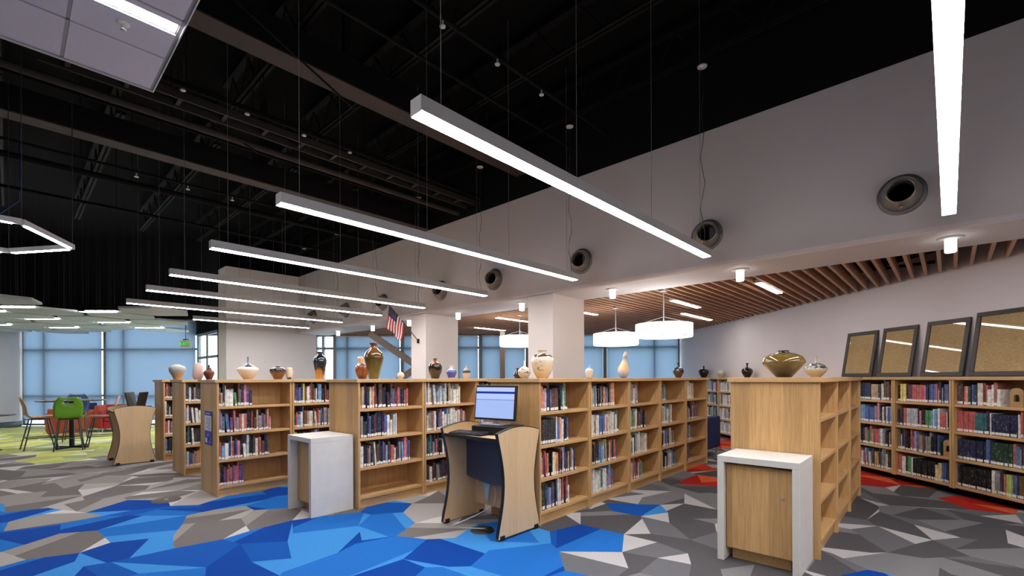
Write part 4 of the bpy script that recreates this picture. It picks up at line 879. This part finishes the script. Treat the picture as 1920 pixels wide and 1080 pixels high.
# soffit downlights
for i, y in enumerate((-.01, 1.95, 3.8, 5.68, 7.45, 9.2, 10.8, 12.65)):
    lab = ['cylinder glass downlight under the header nearest the right edge', 'second cylinder downlight from the right', 'cylinder downlight right of the nearer column', 'cylinder downlight left of the nearer column', 'cylinder downlight right of the flag column', 'cylinder downlight left of the flag column', 'cylinder downlight left of the flag', 'furthest cylinder downlight at left'][i]
    t = empty('downlight', (6.36, y, ZS), 0, lab, 'downlight', 'cylinder downlights under the soffit')
    MB().lathe([(0, -.012), (.1, -.012), (.105, 0)], 24).build('canopy', ALU_W, t)
    MB().lathe([(0, -.145), (.041, -.145), (.046, -.138), (.046, -.02), (0, -.02)], 24).build('glass_cylinder', DOWN_M, t)
# drum pendants
for (px0, px1, yt, yb_, rdep, lab) in ((1193, 1296, 607, 633, 7.4, 'nearest large white drum lamp beyond the header'), (1113, 1196, 625, 648, 9.2, 'white drum lamp second from the front'), (937, 1012, 630, 650, 10.2, 'white drum lamp partly behind the nearer column')):
    pc_ = CAMP + ray((px0+px1)/2, (yt+yb_)/2)*rdep; s = rdep/FPX; r_ = (px1-px0)/2*s; hh = (yb_-yt)*s*.92
    t = empty('drum_lamp', (pc_.x, pc_.y, pc_.z), 0, lab, 'drum lamp', 'white drum lamps'); 
    MB().lathe([(r_, -hh/2), (r_, hh/2)], 48, closed=False).build('shade', DRUM_M, t, fix=False)
    MB().lathe([(0, -hh/2+.02), (r_*.985, -hh/2+.02)], 48).build('bottom_diffuser', DRUM_M, t)
    MB().lathe([(r_*.985, -hh/2-.004), (r_*1.004, -hh/2-.004), (r_*1.004, -hh/2+.006), (r_*.985, -hh/2+.006)], 48, closed=False).build('rim', ALU_W, t)
    MB().tube([(0, 0, hh/2-.05), (0, 0, ZS-pc_.z)], .01, 8).build('stem', ALU, t)
    ar = MB()
    for k in range(3): a = k*2.094+.4; ar.tube([(0, 0, hh/2+.12), (r_*.97*math.cos(a), r_*.97*math.sin(a), hh/2-.01)], .003, 5)
    ar.build('stay_wires', ALU, t); MB().lathe([(0, -.02), (.06, -.02), (.06, 0)], 18, c=(0, 0, ZS-pc_.z)).build('canopy', ALU, t)
# slot lamps between the slats
for (px0, py0, px1, py1, lab) in ((1418, 530, 1462, 549, 'slot lamp in the slat ceiling nearest the right wall'), (1258, 563, 1306, 577, 'slot lamp in the slats left of the largest drum lamp glow'), (1301, 594, 1338, 606, 'slot lamp in the slats close to the right wall behind'), (1091, 586, 1105, 590, 'slot lamp just right of the nearer column'),
                             (923, 596, 986, 604, 'slot lamp left of the nearer column'), (888, 614, 941, 620, 'slot lamp furthest back in the slats')):
    A = atz(px0, py0, ZS); B = atz(px1, py1, ZS); L_ = max(.5, abs(B.x-A.x)); yy = round((A.y+B.y)/2/sp_)*sp_ + .0; yy = -2.2 + round(((A.y+B.y)/2+2.2)/sp_)*sp_ - sp_/2
    xs_ = min(min(A.x, B.x), xend(yy)-.9-L_)
    t = empty('slot_lamp', (xs_, yy, ZS-.012), 0, lab, 'slot lamp', 'slot lamps in the slat ceiling')
    MB().box(0, -.05, .006, L_, .05, .06).build('housing', ALU_W, t); MB().box(.01, -.045, 0, L_-.01, .045, .0055).build('lens', SLOT_M, t)
    MB().box(L_*.4, -.01, .06, L_*.6, .01, .3).build('hanger', DARKST, t)

# =================================================================== CEILING CLOUD (top left)
CZ = 4.17; cx1, cy1 = .92, 5.47; TS = .61
cl = empty('ceiling_cloud', (cx1, cy1, CZ), 0, 'white tiled ceiling cloud at the top left corner', 'ceiling panel')
TILE = pm('white mineral tile', (214, 212, 226), .85, .03, 30, bump=.1, bscale=200); GRID = pm('ceiling grid metal', (150, 152, 160), .4, .03, 10)
for i in range(5):
    for j in range(8):
        if i == 0 and j in (1, 3, 5): 
            x1, y1 = -i*TS-.012, -j*TS-.012
            MB().box(x1-TS+.024, y1-TS+.024, .0, x1, y1-.53, .02).build('tile', TILE, cl)
            MB().box(x1-TS+.024, y1-.375, .0, x1, y1, .02).build('tile', TILE, cl)
            lt = MB().box(x1-TS+.03, y1-.525, .012, x1-.006, y1-.38, .05).build('troffer', ALU_W, cl)
            MB().box(x1-TS+.02, y1-.5, .004, x1-.012, y1-.41, .0115).build('lens', CLOUD_M, lt)
            continue
        MB().box(-(i+1)*TS+.012, -(j+1)*TS+.012, 0, -i*TS-.012, -j*TS-.012, .02).build('tile', TILE, cl, bevel=.003)
gr = MB()
for i in range(6): gr.box(-i*TS-.011, -8*TS, .006, -i*TS+.011, 0, .03)
for j in range(9): gr.box(-5*TS, -j*TS-.011, .006, 0, -j*TS+.011, .03)
gr.build('grid', GRID, cl)
et = MB(); et.box(0.012, -8*TS, -.01, .02, .02, .06); et.box(-5*TS, .012, -.01, .0115, .02, .06); et.build('edge_trim', ALU_W, cl)
hg = MB()
for i in (0, 2, 4):
    for j in (0, 3, 6): hg.tube([(-i*TS-.05, -j*TS-.05, .03), (-i*TS-.05, -j*TS-.05, ZT-CZ)], .003, 5)
hg.build('hanger_wires', DARKST, cl, fix=False)
sk = atz(231, 44, CZ); t = empty('fire_sprinkler', (sk.x, sk.y, CZ), 0, 'small sprinkler head in the white ceiling cloud', 'sprinkler')
MB().lathe([(0, -.008), (.04, -.008), (.045, -.0005)], 18).build('escutcheon', ALU_W, t); MB().lathe([(0, -.05), (.02, -.05), (.02, -.046), (.008, -.044), (.008, -.009), (0, -.009)], 12).build('nozzle', ALU, t)

# =================================================================== EXPOSED CEILING STEEL
for (y, z0, hgt, wd_, mat, lab) in ((8.04, 4.55, .32, .24, LITFLANGE, 'brown steel beam crossing above the second pendant lamp'), (5.32, 4.93, .34, .28, LITFLANGE, 'brown steel beam crossing above the nearest pendant lamp')):
    t = empty('steel_beam', (0, y, z0), 0, lab, 'beam', 'brown roof beams')
    MB().box(-7, -.011, .0165, XH-.002, .011, hgt-.0165).build('web', DARKST, t); MB().box(-7, -wd_/2, 0, XH-.002, wd_/2, .016).build('flange', mat, t); MB().box(-7, -wd_/2, hgt-.016, XH-.002, wd_/2, hgt).build('flange', DARKST, t)  # only the lower flange is brown: lit underside and shaded sides set by colour
    cvm = MB().box(-7, -wd_/2+.01, .018, XH-.004, -wd_/2+.03, hgt-.018).build('fire_board', DARKST, t)
    for xx in (-5, -.7, 2.8, 5.1): MB().box(xx-.04, -.04, hgt, xx+.04, .04, ZT-z0).build('bearing_post', DARKST, t)
def joist(label, x, y0, y1, z):
    t = empty('bar_joist', (x, y0, z), 0, label, 'joist', 'black bar joists'); L_ = y1-y0; H_ = .45
    for dx in (-.03, .03): MB().box(dx-.018, 0, 0, dx+.018, L_, .035).build('bottom_chord', DARKST, t)
    MB().box(-.05, 0, H_, .05, L_, H_+.04).build('top_chord', DARKST, t)
    wb = MB(); n = max(2, int(L_/.6))
    for k in range(n):
        a, b = L_*k/n, L_*(k+1)/n; m_ = (a+b)/2
        wb.tube([(0, a, .03), (0, m_, H_)], .012, 5); wb.tube([(0, m_, H_), (0, b, .03)], .012, 5)
    wb.build('web_bars', DARKST, t, fix=False); MB().box(-.02, .1, H_+.04, .02, L_-.1, ZT-z).build('deck_seat', BLACKP, t); return t
for i, x in enumerate((-2.4, -1.25, -.1, 1.05, 2.2, 3.36, 4.52, 5.68)):
    joist('black bar joist over the front aisle, %s from the grey header' % ORD[7-i], x, -2.2, 7.8, 5.3)
    joist('black bar joist beyond the brown beam, %s from the grey header' % ORD[7-i], x, 8.2, 14.3, 5.05)
PIPEB = pm('black iron pipe', (13, 13, 13), .7, .1, 6, spec=0.12)
def pipe(label, pts, r, mat=None, heads=()):
    mat = mat or PIPEB
    t = empty('sprinkler_pipe' if heads else 'conduit', pts[0], 0, label, 'pipe', 'ceiling pipes'); o = Vector(pts[0])
    MB().tube([Vector(p)-o for p in pts], r, 8).build('pipe', mat, t)
    hg = MB()
    for k in range(6):
        a = Vector(pts[0]).lerp(Vector(pts[-1]), (k+.5)/6); hg.tube([a-o+Vector((0, 0, r)), Vector((a.x, a.y, ZT))-o], .005, 5)
    hg.build('hanger_rods', DARKST, t, fix=False)
    for h in heads:
        h = Vector(h)-o; MB().lathe([(0, -.06), (.028, -.06), (.03, -.05), (.01, -.04), (.01, 0)], 12, c=h).build('sprinkler_head', ALU_W, t)
heads = [(atz(px, py, 4.88)) for px, py in ((831, 38), (933, 111), (1014, 170))]; ym = sum(h.y for h in heads)/3
pipe('black sprinkler pipe with three white heads above the nearest pendant', [(-3, ym, 4.9), (5.9, ym, 4.9)], .022, heads=[(h.x, ym, 4.88) for h in heads])
heads = [(atz(px, py, 4.75)) for px, py in ((346, 155), (466, 203), (566, 250), (653, 281))]; ym = sum(h.y for h in heads)/4
pipe('sprinkler pipe with four white heads between the two brown beams', [(-3, ym, 4.77), (5.9, ym, 4.77)], .022, heads=[(h.x, ym, 4.75) for h in heads])
heads = [(atz(px, py, 4.6)) for px, py in ((257, 323), (352, 349), (434, 371))]; ym = sum(h.y for h in heads)/3
pipe('sprinkler pipe with three white heads beyond the far brown beam', [(-3, ym, 4.62), (5.9, ym, 4.62)], .022, heads=[(h.x, ym, 4.6) for h in heads])
TRAYM = pm('dark brown tray steel', (40, 33, 30), .7, .15, 4)
for k, (y, z, r) in enumerate(((6.2, 4.7, .02), (6.9, 4.62, .045), (7.35, 4.75, .02), (4.2, 4.95, .02), (9.6, 4.6, .05), (11.2, 4.6, .03))):
    pipe(['thin black conduit just before the brown cable tray', 'thick brown conduit just past the cable tray', 'thin black conduit close before the far brown beam', 'thin black conduit before the near brown beam', 'thick black pipe beyond the far brown beam', 'black pipe furthest back under the deck'][k], [(-5, y, z), (5.9, y, z)], r, mat=None if k != 1 else TRAYM)
TRAYM = pm('dark brown tray steel', (40, 33, 30), .7, .15, 4)
# cable tray (brown, broken lines between the beams)
tr_ = empty('cable_tray', (.2, 6.55, 4.66), 0, 'brown ladder cable tray between the beams', 'cable tray')
for yy in (-.12, .12): MB().box(0, yy-.012, 0, 5.7, yy+.012, .09).build('side_rail', TRAYM, tr_)
for k in range(12): MB().box(.2+k*.47, -.108, .02, .24+k*.47, .108, .045).build('rung', TRAYM, tr_)
hg = MB()
for k in range(4): hg.tube([(.4+k*1.6, -.12, .09), (.4+k*1.6, -.12, ZT-4.66)], .005, 5); hg.tube([(.4+k*1.6, .12, .09), (.4+k*1.6, .12, ZT-4.66)], .005, 5)
hg.build('hanger_rods', DARKST, tr_, fix=False)
# two brace rods slanting across
for (a, b, za, zb, lab) in (((440, 0), (665, 205), 5.1, 4.6, 'thin steel brace rod slanting over the nearest pendant'), ((300, 170), (490, 290), 5.0, 4.5, 'thin steel brace rod slanting over the second pendant')):
    A, B = atz(*a, za), atz(*b, zb); tag(MB().tube([A, B], .012, 6).build('brace_rod', DARKST), lab, 'brace rod')
# blue data cable and pale cord at far left
for (pts, r_, mat, lab) in (([(38, 205, 4.3), (36, 260, 4.0), (38, 330, 3.6), (36, 376, 3.35), (0, 400, 3.25)], .012, pm('blue data cable', (24, 60, 140), .5), 'blue data cable hanging at the far left'),):
    d0 = 8.5; mb = MB().tube([CAMP + ray(a, b)*d0 for a, b, _ in pts], r_, 6); tag(mb.build('data_cable', mat), lab, 'cable')

# hexagonal ring lamp
hz = 2.9; v1, v2, v3 = atz(19, 418, hz), atz(136, 468, hz), atz(34, 478, hz); hc = v1+v3-v2
rl = empty('hexagon_lamp', (hc.x, hc.y, hz), 0, 'glowing hexagonal ring lamp hanging at the far left', 'ring lamp'); r_ = (v2-hc).length; a0 = math.atan2(v2.y-hc.y, v2.x-hc.x)
for k in range(6):
    A = Vector((r_*math.cos(a0+k*math.pi/3), r_*math.sin(a0+k*math.pi/3), 0)); B = Vector((r_*math.cos(a0+(k+1)*math.pi/3), r_*math.sin(a0+(k+1)*math.pi/3), 0)); d = (B-A).normalized()
    bar = MB().beam(A+Vector((0, 0, .03)), B+Vector((0, 0, .03)), .045, .05).build('ring_bar', ALU_W, rl)
    MB().beam(A+d*.06+Vector((0, 0, .002)), B-d*.06+Vector((0, 0, .002)), .038, .006).build('diffuser', WHITE_L, bar)
    MB().tube([A+Vector((0, 0, .05)), A+Vector((0, 0, ZT-hz))], .004, 5).build('cable', GREYF, rl, fix=False)
# hexagonal acoustic panels over the lounge
HEXP = pm('white acoustic felt', (196, 202, 206), .9, .04, 20); HR = .74; hwid = HR*math.sqrt(3)
proto = None; cnt = 0
pan = MB().prism([(HR*.9*math.cos(math.pi/3*k), HR*.9*math.sin(math.pi/3*k), 0) for k in range(6)], (0, 0, .045)).mesh('felt_panel', HEXP)
strip = MB().box(-HR*.47, -.04, 0, HR*.47, .04, .012).mesh('light_strip', WHITE_L)
hw_me = MB()
for k in (0, 2, 4): hw_me.tube([(.4*math.cos(k*1.047), .4*math.sin(k*1.047), .045), (.4*math.cos(k*1.047), .4*math.sin(k*1.047), 2.7)], .002, 4)
hw_me = hw_me.mesh('hanger_wires', GREYF)
for i in range(8):
    for j in range(9):
        a = -15.0 + i*HR*1.53; b = 9.9 + j*hwid*.985 + (hwid*.51 if i % 2 else 0)
        Pp = wp(a, b, 2.9); pj = proj(Pp)
        if a < WL+.75 or b > wline(a)-.68 or not pj or pj[0] > 322 or pj[0] < -160: continue
        if i == 0 and j == 0: continue
        if (Pp - atz(-14, 562, 2.9)).length < 1.3: continue
        t = empty('acoustic_panel', Pp, E1A, 'white hexagonal acoustic panel over the lounge, %s row back, %s column from left' % (ORD[j], ORD[i]), 'acoustic panel', 'hexagonal acoustic panels')
        o = bpy.data.objects.new('felt_panel', pan); COL.objects.link(o); o.parent = t
        o = bpy.data.objects.new('hanger_wires', hw_me); COL.objects.link(o); o.parent = t
        if (i+2*j) % 3 != 1:
            o = bpy.data.objects.new('light_strip', strip); COL.objects.link(o); o.parent = t; o.location = (0, -hwid*.51, -.005)

Pp = atz(-14, 562, 2.9); t = empty('acoustic_panel', Pp, E1A, 'lone nearer white hexagonal acoustic panel cut by the left edge', 'acoustic panel', 'hexagonal acoustic panels')
for nm, me_ in (('felt_panel', pan), ('hanger_wires', hw_me)): o = bpy.data.objects.new(nm, me_); COL.objects.link(o); o.parent = t
# exit sign
ep = CAMP + ray(347, 645)*12.6
ex = empty('exit_sign', (ep.x, ep.y, ep.z), YAW-math.pi/2, 'green lit exit sign hanging before the far windows', 'exit sign')
MB().box(-.16, 0, -.1, .16, .05, .1).build('case', ALU_W, ex, bevel=.004); MB().box(-.13, -.004, -.078, .12, -.0005, .078).build('face', pm('grey sign face', (150, 140, 136), .5), ex)
fc_ = bpy.data.curves.new('EXIT', 'FONT'); fc_.body = 'EXIT'; fc_.size = .13; fc_.extrude = .002; fc_.align_x = 'CENTER'; fc_.align_y = 'CENTER'
fo = bpy.data.objects.new('exit_text_curve', fc_); COL.objects.link(fo); dg = bpy.context.evaluated_depsgraph_get(); me = bpy.data.meshes.new_from_object(fo.evaluated_get(dg)); bpy.data.objects.remove(fo)
me.materials.clear(); me.materials.append(emat('green sign glow', (40, 220, 70), 1.3)); lo = bpy.data.objects.new('letters', me); COL.objects.link(lo); lo.parent = ex; lo.rotation_euler = (math.pi/2, 0, 0); lo.location = (-.005, -.008, 0)
MB().tube([(0, .025, .1), (0, .025, ZT-ep.z)], .008, 8).build('stem', BLACKPL, ex); MB().box(-.06, -.005, .1, .06, .055, .13).build('mount', BLACKPL, ex)

# flag on the column
cp = onpl(785, 640, (XH, 0, 0), (1, 0, 0)); tip = onpl(729, 571, (XH-.42, 0, 0), (1, 0, 0))
fg = empty('flag', cp, 0, 'american flag on a slanted pole fixed to the white column', 'flag')
dv_ = tip - cp; MB().tube([(0, 0, 0), dv_], .009, 8).build('pole', pm('dark pole wood', (52, 36, 30), .4), fg)
MB().lathe([(0, 0), (.012, .01), (.014, .03), (0, .05)], 12, c=tuple(dv_)).build('finial', pm('brass finial', (150, 110, 50), .3, metal=.8), fg)
MB().box(-.03, -.025, -.04, 0, .025, .05).build('bracket', DARKST, fg)
NS, NT = 13, 12; gv = []; FLX = .46
for i in range(NS+1):
    s_ = 1 - (i/NS)*.52; base = dv_*s_*.985
    for j in range(NT+1):
        tt = j/NT; wob = math.sin(tt*5.0+i*.5)
        gv.append(base + Vector((.03*wob*tt, (.10*tt + .02*wob)*(1 if i > 3 else 1), -FLX*tt*(1-.12*i/NS) - .02*math.sin(i*.9)*tt)))
fb_ = MB(); n1 = NT+1
for i in range(NS):
    for j in range(NT):
        can = i < 7 and j < 5; mi = 2 if can else (0 if i % 2 == 0 else 1)
        fb_.add([gv[i*n1+j], gv[i*n1+j+1], gv[(i+1)*n1+j+1], gv[(i+1)*n1+j]], [(0, 1, 2, 3)], mi, True)
for i in range(6):
    for j in range(4):
        c_ = (gv[i*n1+j] + gv[(i+1)*n1+j+1] + gv[i*n1+j+1] + gv[(i+1)*n1+j])/4
        for sd in (-.004, .004):
            u1 = (gv[(i+1)*n1+j]-gv[i*n1+j]).normalized()*.009; u2 = (gv[i*n1+j+1]-gv[i*n1+j]).normalized()*.009; nn = u1.cross(u2).normalized()*sd
            fb_.add([c_-u1+nn, c_-u2+nn, c_+u1+nn, c_+u2+nn], [(0, 1, 2, 3)], 1)
fb_.build('cloth', [pm('flag red', (178, 38, 52), .8), pm('flag white', (222, 216, 214), .8), pm('flag navy', (38, 46, 92), .8)], fg, fix=False)

# steel brace and post by the far glass
def bar_between(a, b, dep, wd_, label):
    A, B = CAMP + ray(*a)*dep, CAMP + ray(*b)*dep; return tag(MB().beam(A, B, .12, wd_).build('steel_brace', pm('taupe steel', (120, 104, 94), .5, .05, 6)), label, 'steel brace')
bar_between((694, 626), (790, 692), 12.6, .17, 'taupe diagonal steel brace sloping down behind the tall olive vase')
bar_between((788, 684), (735, 722), 12.6, .16, 'short taupe steel brace rising from the bookcase behind the white pot')
A = CAMP + ray(942, 650)*13.6
tag(MB().box(-.07, -.07, 0, .07, .07, ZS).build('steel_post', MATS['taupe steel'], loc=(A.x, A.y, 0), rz=E1A), 'taupe steel post under the drum lamp behind the nearer column', 'steel post')

# =================================================================== LOUNGE FURNITURE (far left)
def shell_mesh(width, back_h, slot):
    prof = [(.40, .0, .9), (.385, .012, 1.0), (.25, 0, 1.0), (.1, -.012, 1.0), (.02, .0, .98), (-.03, .05, .95), (-.05, .12, .96), (-.06, .22, 1.0), (-.085, .31, .92), (-.11, .38, .74), (-.125, back_h, .6)]
    nu = 10; bm = bmesh.new(); rows = []
    for (x, z, wf) in prof:
        rows.append([bm.verts.new((x, width/2*wf*(2*k/nu-1), z + .02*(2*k/nu-1)**2)) for k in range(nu+1)])
    for i in range(len(rows)-1):
        for k in range(nu):
            if slot and i == len(rows)-3 and 3 <= k <= 6: continue
            bm.faces.new((rows[i][k], rows[i][k+1], rows[i+1][k+1], rows[i+1][k]))
    for f in bm.faces: f.smooth = True
    bmesh.ops.recalc_face_normals(bm, faces=bm.faces); bmesh.ops.solidify(bm, geom=bm.faces[:], thickness=.014)
    me = bpy.data.meshes.new('shell'); bm.to_mesh(me); bm.free(); return me
def stool(label, loc, rz, mat, slot, seat=.66):
    t = empty('cafe_stool', loc, rz, label, 'stool', 'tall cafe stools around the round table')
    me = shell_mesh(.46, .43, slot); me.materials.append(mat); o = bpy.data.objects.new('seat_shell', me); COL.objects.link(o); o.parent = t; o.location = (-.17, 0, seat)
    for sx, sy in ((1, 1), (1, -1), (-1, 1), (-1, -1)):
        MB().tube([(.13*sx, .15*sy, seat-.02), (.26*sx, .22*sy, .0)], .012, 8).build('leg', GREYF, t)
    fz = .25; f = lambda sx, sy: ((.13+.13*(1-fz/seat))*sx, (.15+.07*(1-fz/seat))*sy, fz)
    MB().tube([f(1, 1), f(1, -1), f(-1, -1), f(-1, 1), f(1, 1)], .009, 8).build('foot_rail', GREYF, t)
    MB().box(-.15, -.16, seat-.03, .15, .16, seat-.018).build('seat_plate', GREYF, t); return t
GRN = pm('green plastic', (104, 158, 44), .4, .04, 12); NVY = pm('navy plastic', (30, 52, 92), .4, .04, 12); BCH = wood('beech ply', (212, 164, 108), (196, 144, 88), 'x', bandamt=.02); ORG = pm('coral orange ply', (206, 122, 84), .4, .05, 14)
def va(px): return YAW + math.atan((CXP-px)/FPX)
stool('green plastic cafe stool in front of the round table', atz(130, 843), va(130)-R(3), GRN, True)
stool('beech ply cafe stool left of the round table', atz(74, 842), va(74)-R(82), BCH, False)
stool('coral orange cafe stool right of the round table', atz(192, 838), va(192)+R(84), ORG, False)
stool('navy cafe stool behind the round table', atz(143, 826), va(143)+R(176), NVY, True)
tb = empty('cafe_table', atz(135, 839), 0, 'tall round cafe table with thin dark top', 'table')
MB().lathe([(0, 1.0), (.56, 1.0), (.575, 1.012), (.56, 1.026), (0, 1.026)], 40).build('table_top', [pm('walnut brown table top', (70, 58, 52), .4)], tb)
MB().lathe([(.045, .02), (.045, .999)], 20).build('column', BLACKPL, tb)
bs = MB()
for k in range(4): a = YAW+k*math.pi/2; bs.beam((0, 0, .018), (.34*math.cos(a), .34*math.sin(a), .018), .06, .035)
bs.build('foot', BLACKPL, tb)
tb2 = empty('side_table', atz(-25, 846), 0, 'thin dark table top cut off at the left edge', 'table')
MB().lathe([(0, .72), (.42, .72), (.43, .735), (0, .745)], 32).build('table_top', MATS['walnut brown table top'], tb2); MB().lathe([(.035, .02), (.035, .719)], 16).build('column', BLACKPL, tb2); MB().lathe([(.22, 0), (.22, .02), (0, .025)], 24).build('foot', BLACKPL, tb2)
def armchair(label, loc, rz, mat, wdt=.72, dep=.7, leg=.11):
    t = empty('armchair', loc, rz, label, 'armchair', 'boxy lounge armchairs'); w2 = wdt/2
    MB().box(0, -w2+.1, leg, dep-.02, w2-.1, .3).build('base', mat, t, bevel=.02); MB().box(.02, -w2+.105, .305, dep, w2-.105, .44).build('seat_cushion', mat, t, bevel=.035)
    MB().box(-.14, -w2, leg, -.002, w2, .74).build('backrest', mat, t, bevel=.03)
    for s_ in (-1, 1): MB().box(.0, min(s_*w2, s_*(w2-.095)), leg, dep, max(s_*w2, s_*(w2-.095)), .6).build('armrest', mat, t, bevel=.025)
    for sx in (-.08, dep-.08):
        for sy in (-w2+.07, w2-.07): MB().tube([(sx, sy, 0), (sx, sy, leg)], .016, 8).build('leg', ALU, t)
    return t
RST = pm('rust orange upholstery', (164, 74, 46), .85, .06, 40); NVF = pm('navy upholstery', (28, 46, 96), .85, .06, 40); REDF = pm('crimson upholstery', (160, 36, 42), .85, .06, 40)
armchair('rust orange armchair behind the green stool', atz(126, 820), va(126)+R(4), RST)
armchair('second rust orange armchair right of the table column', atz(186, 808), va(186)+R(70), RST, .66)
armchair('navy armchair far behind the round table', atz(150, 801), va(150)+R(180), NVF, .8)
armchair('crimson armchair half hidden by the far kiosk', atz(222, 806), va(222)+R(175), REDF)
na = armchair('navy armchair at the far end of the kiosk bookcase row', (8.75, 3.28, 0), R(-90+180), NVF, .7, .66, .16)
MB().box(-.13, -.46, .62, .0, -.36, .64).build('tablet_arm', GREYF, na)

# fine joined bits that cannot be picked apart in the photograph
for o in bpy.data.objects:
    if o.parent and o.name.split('.')[0] in ('hanger_rods', 'hanger_wires', 'web_bars', 'text_lines', 'key_row', 'stay_wires', 'grid', 'edge_trim', 'white_motif'): o['kind'] = 'stuff'
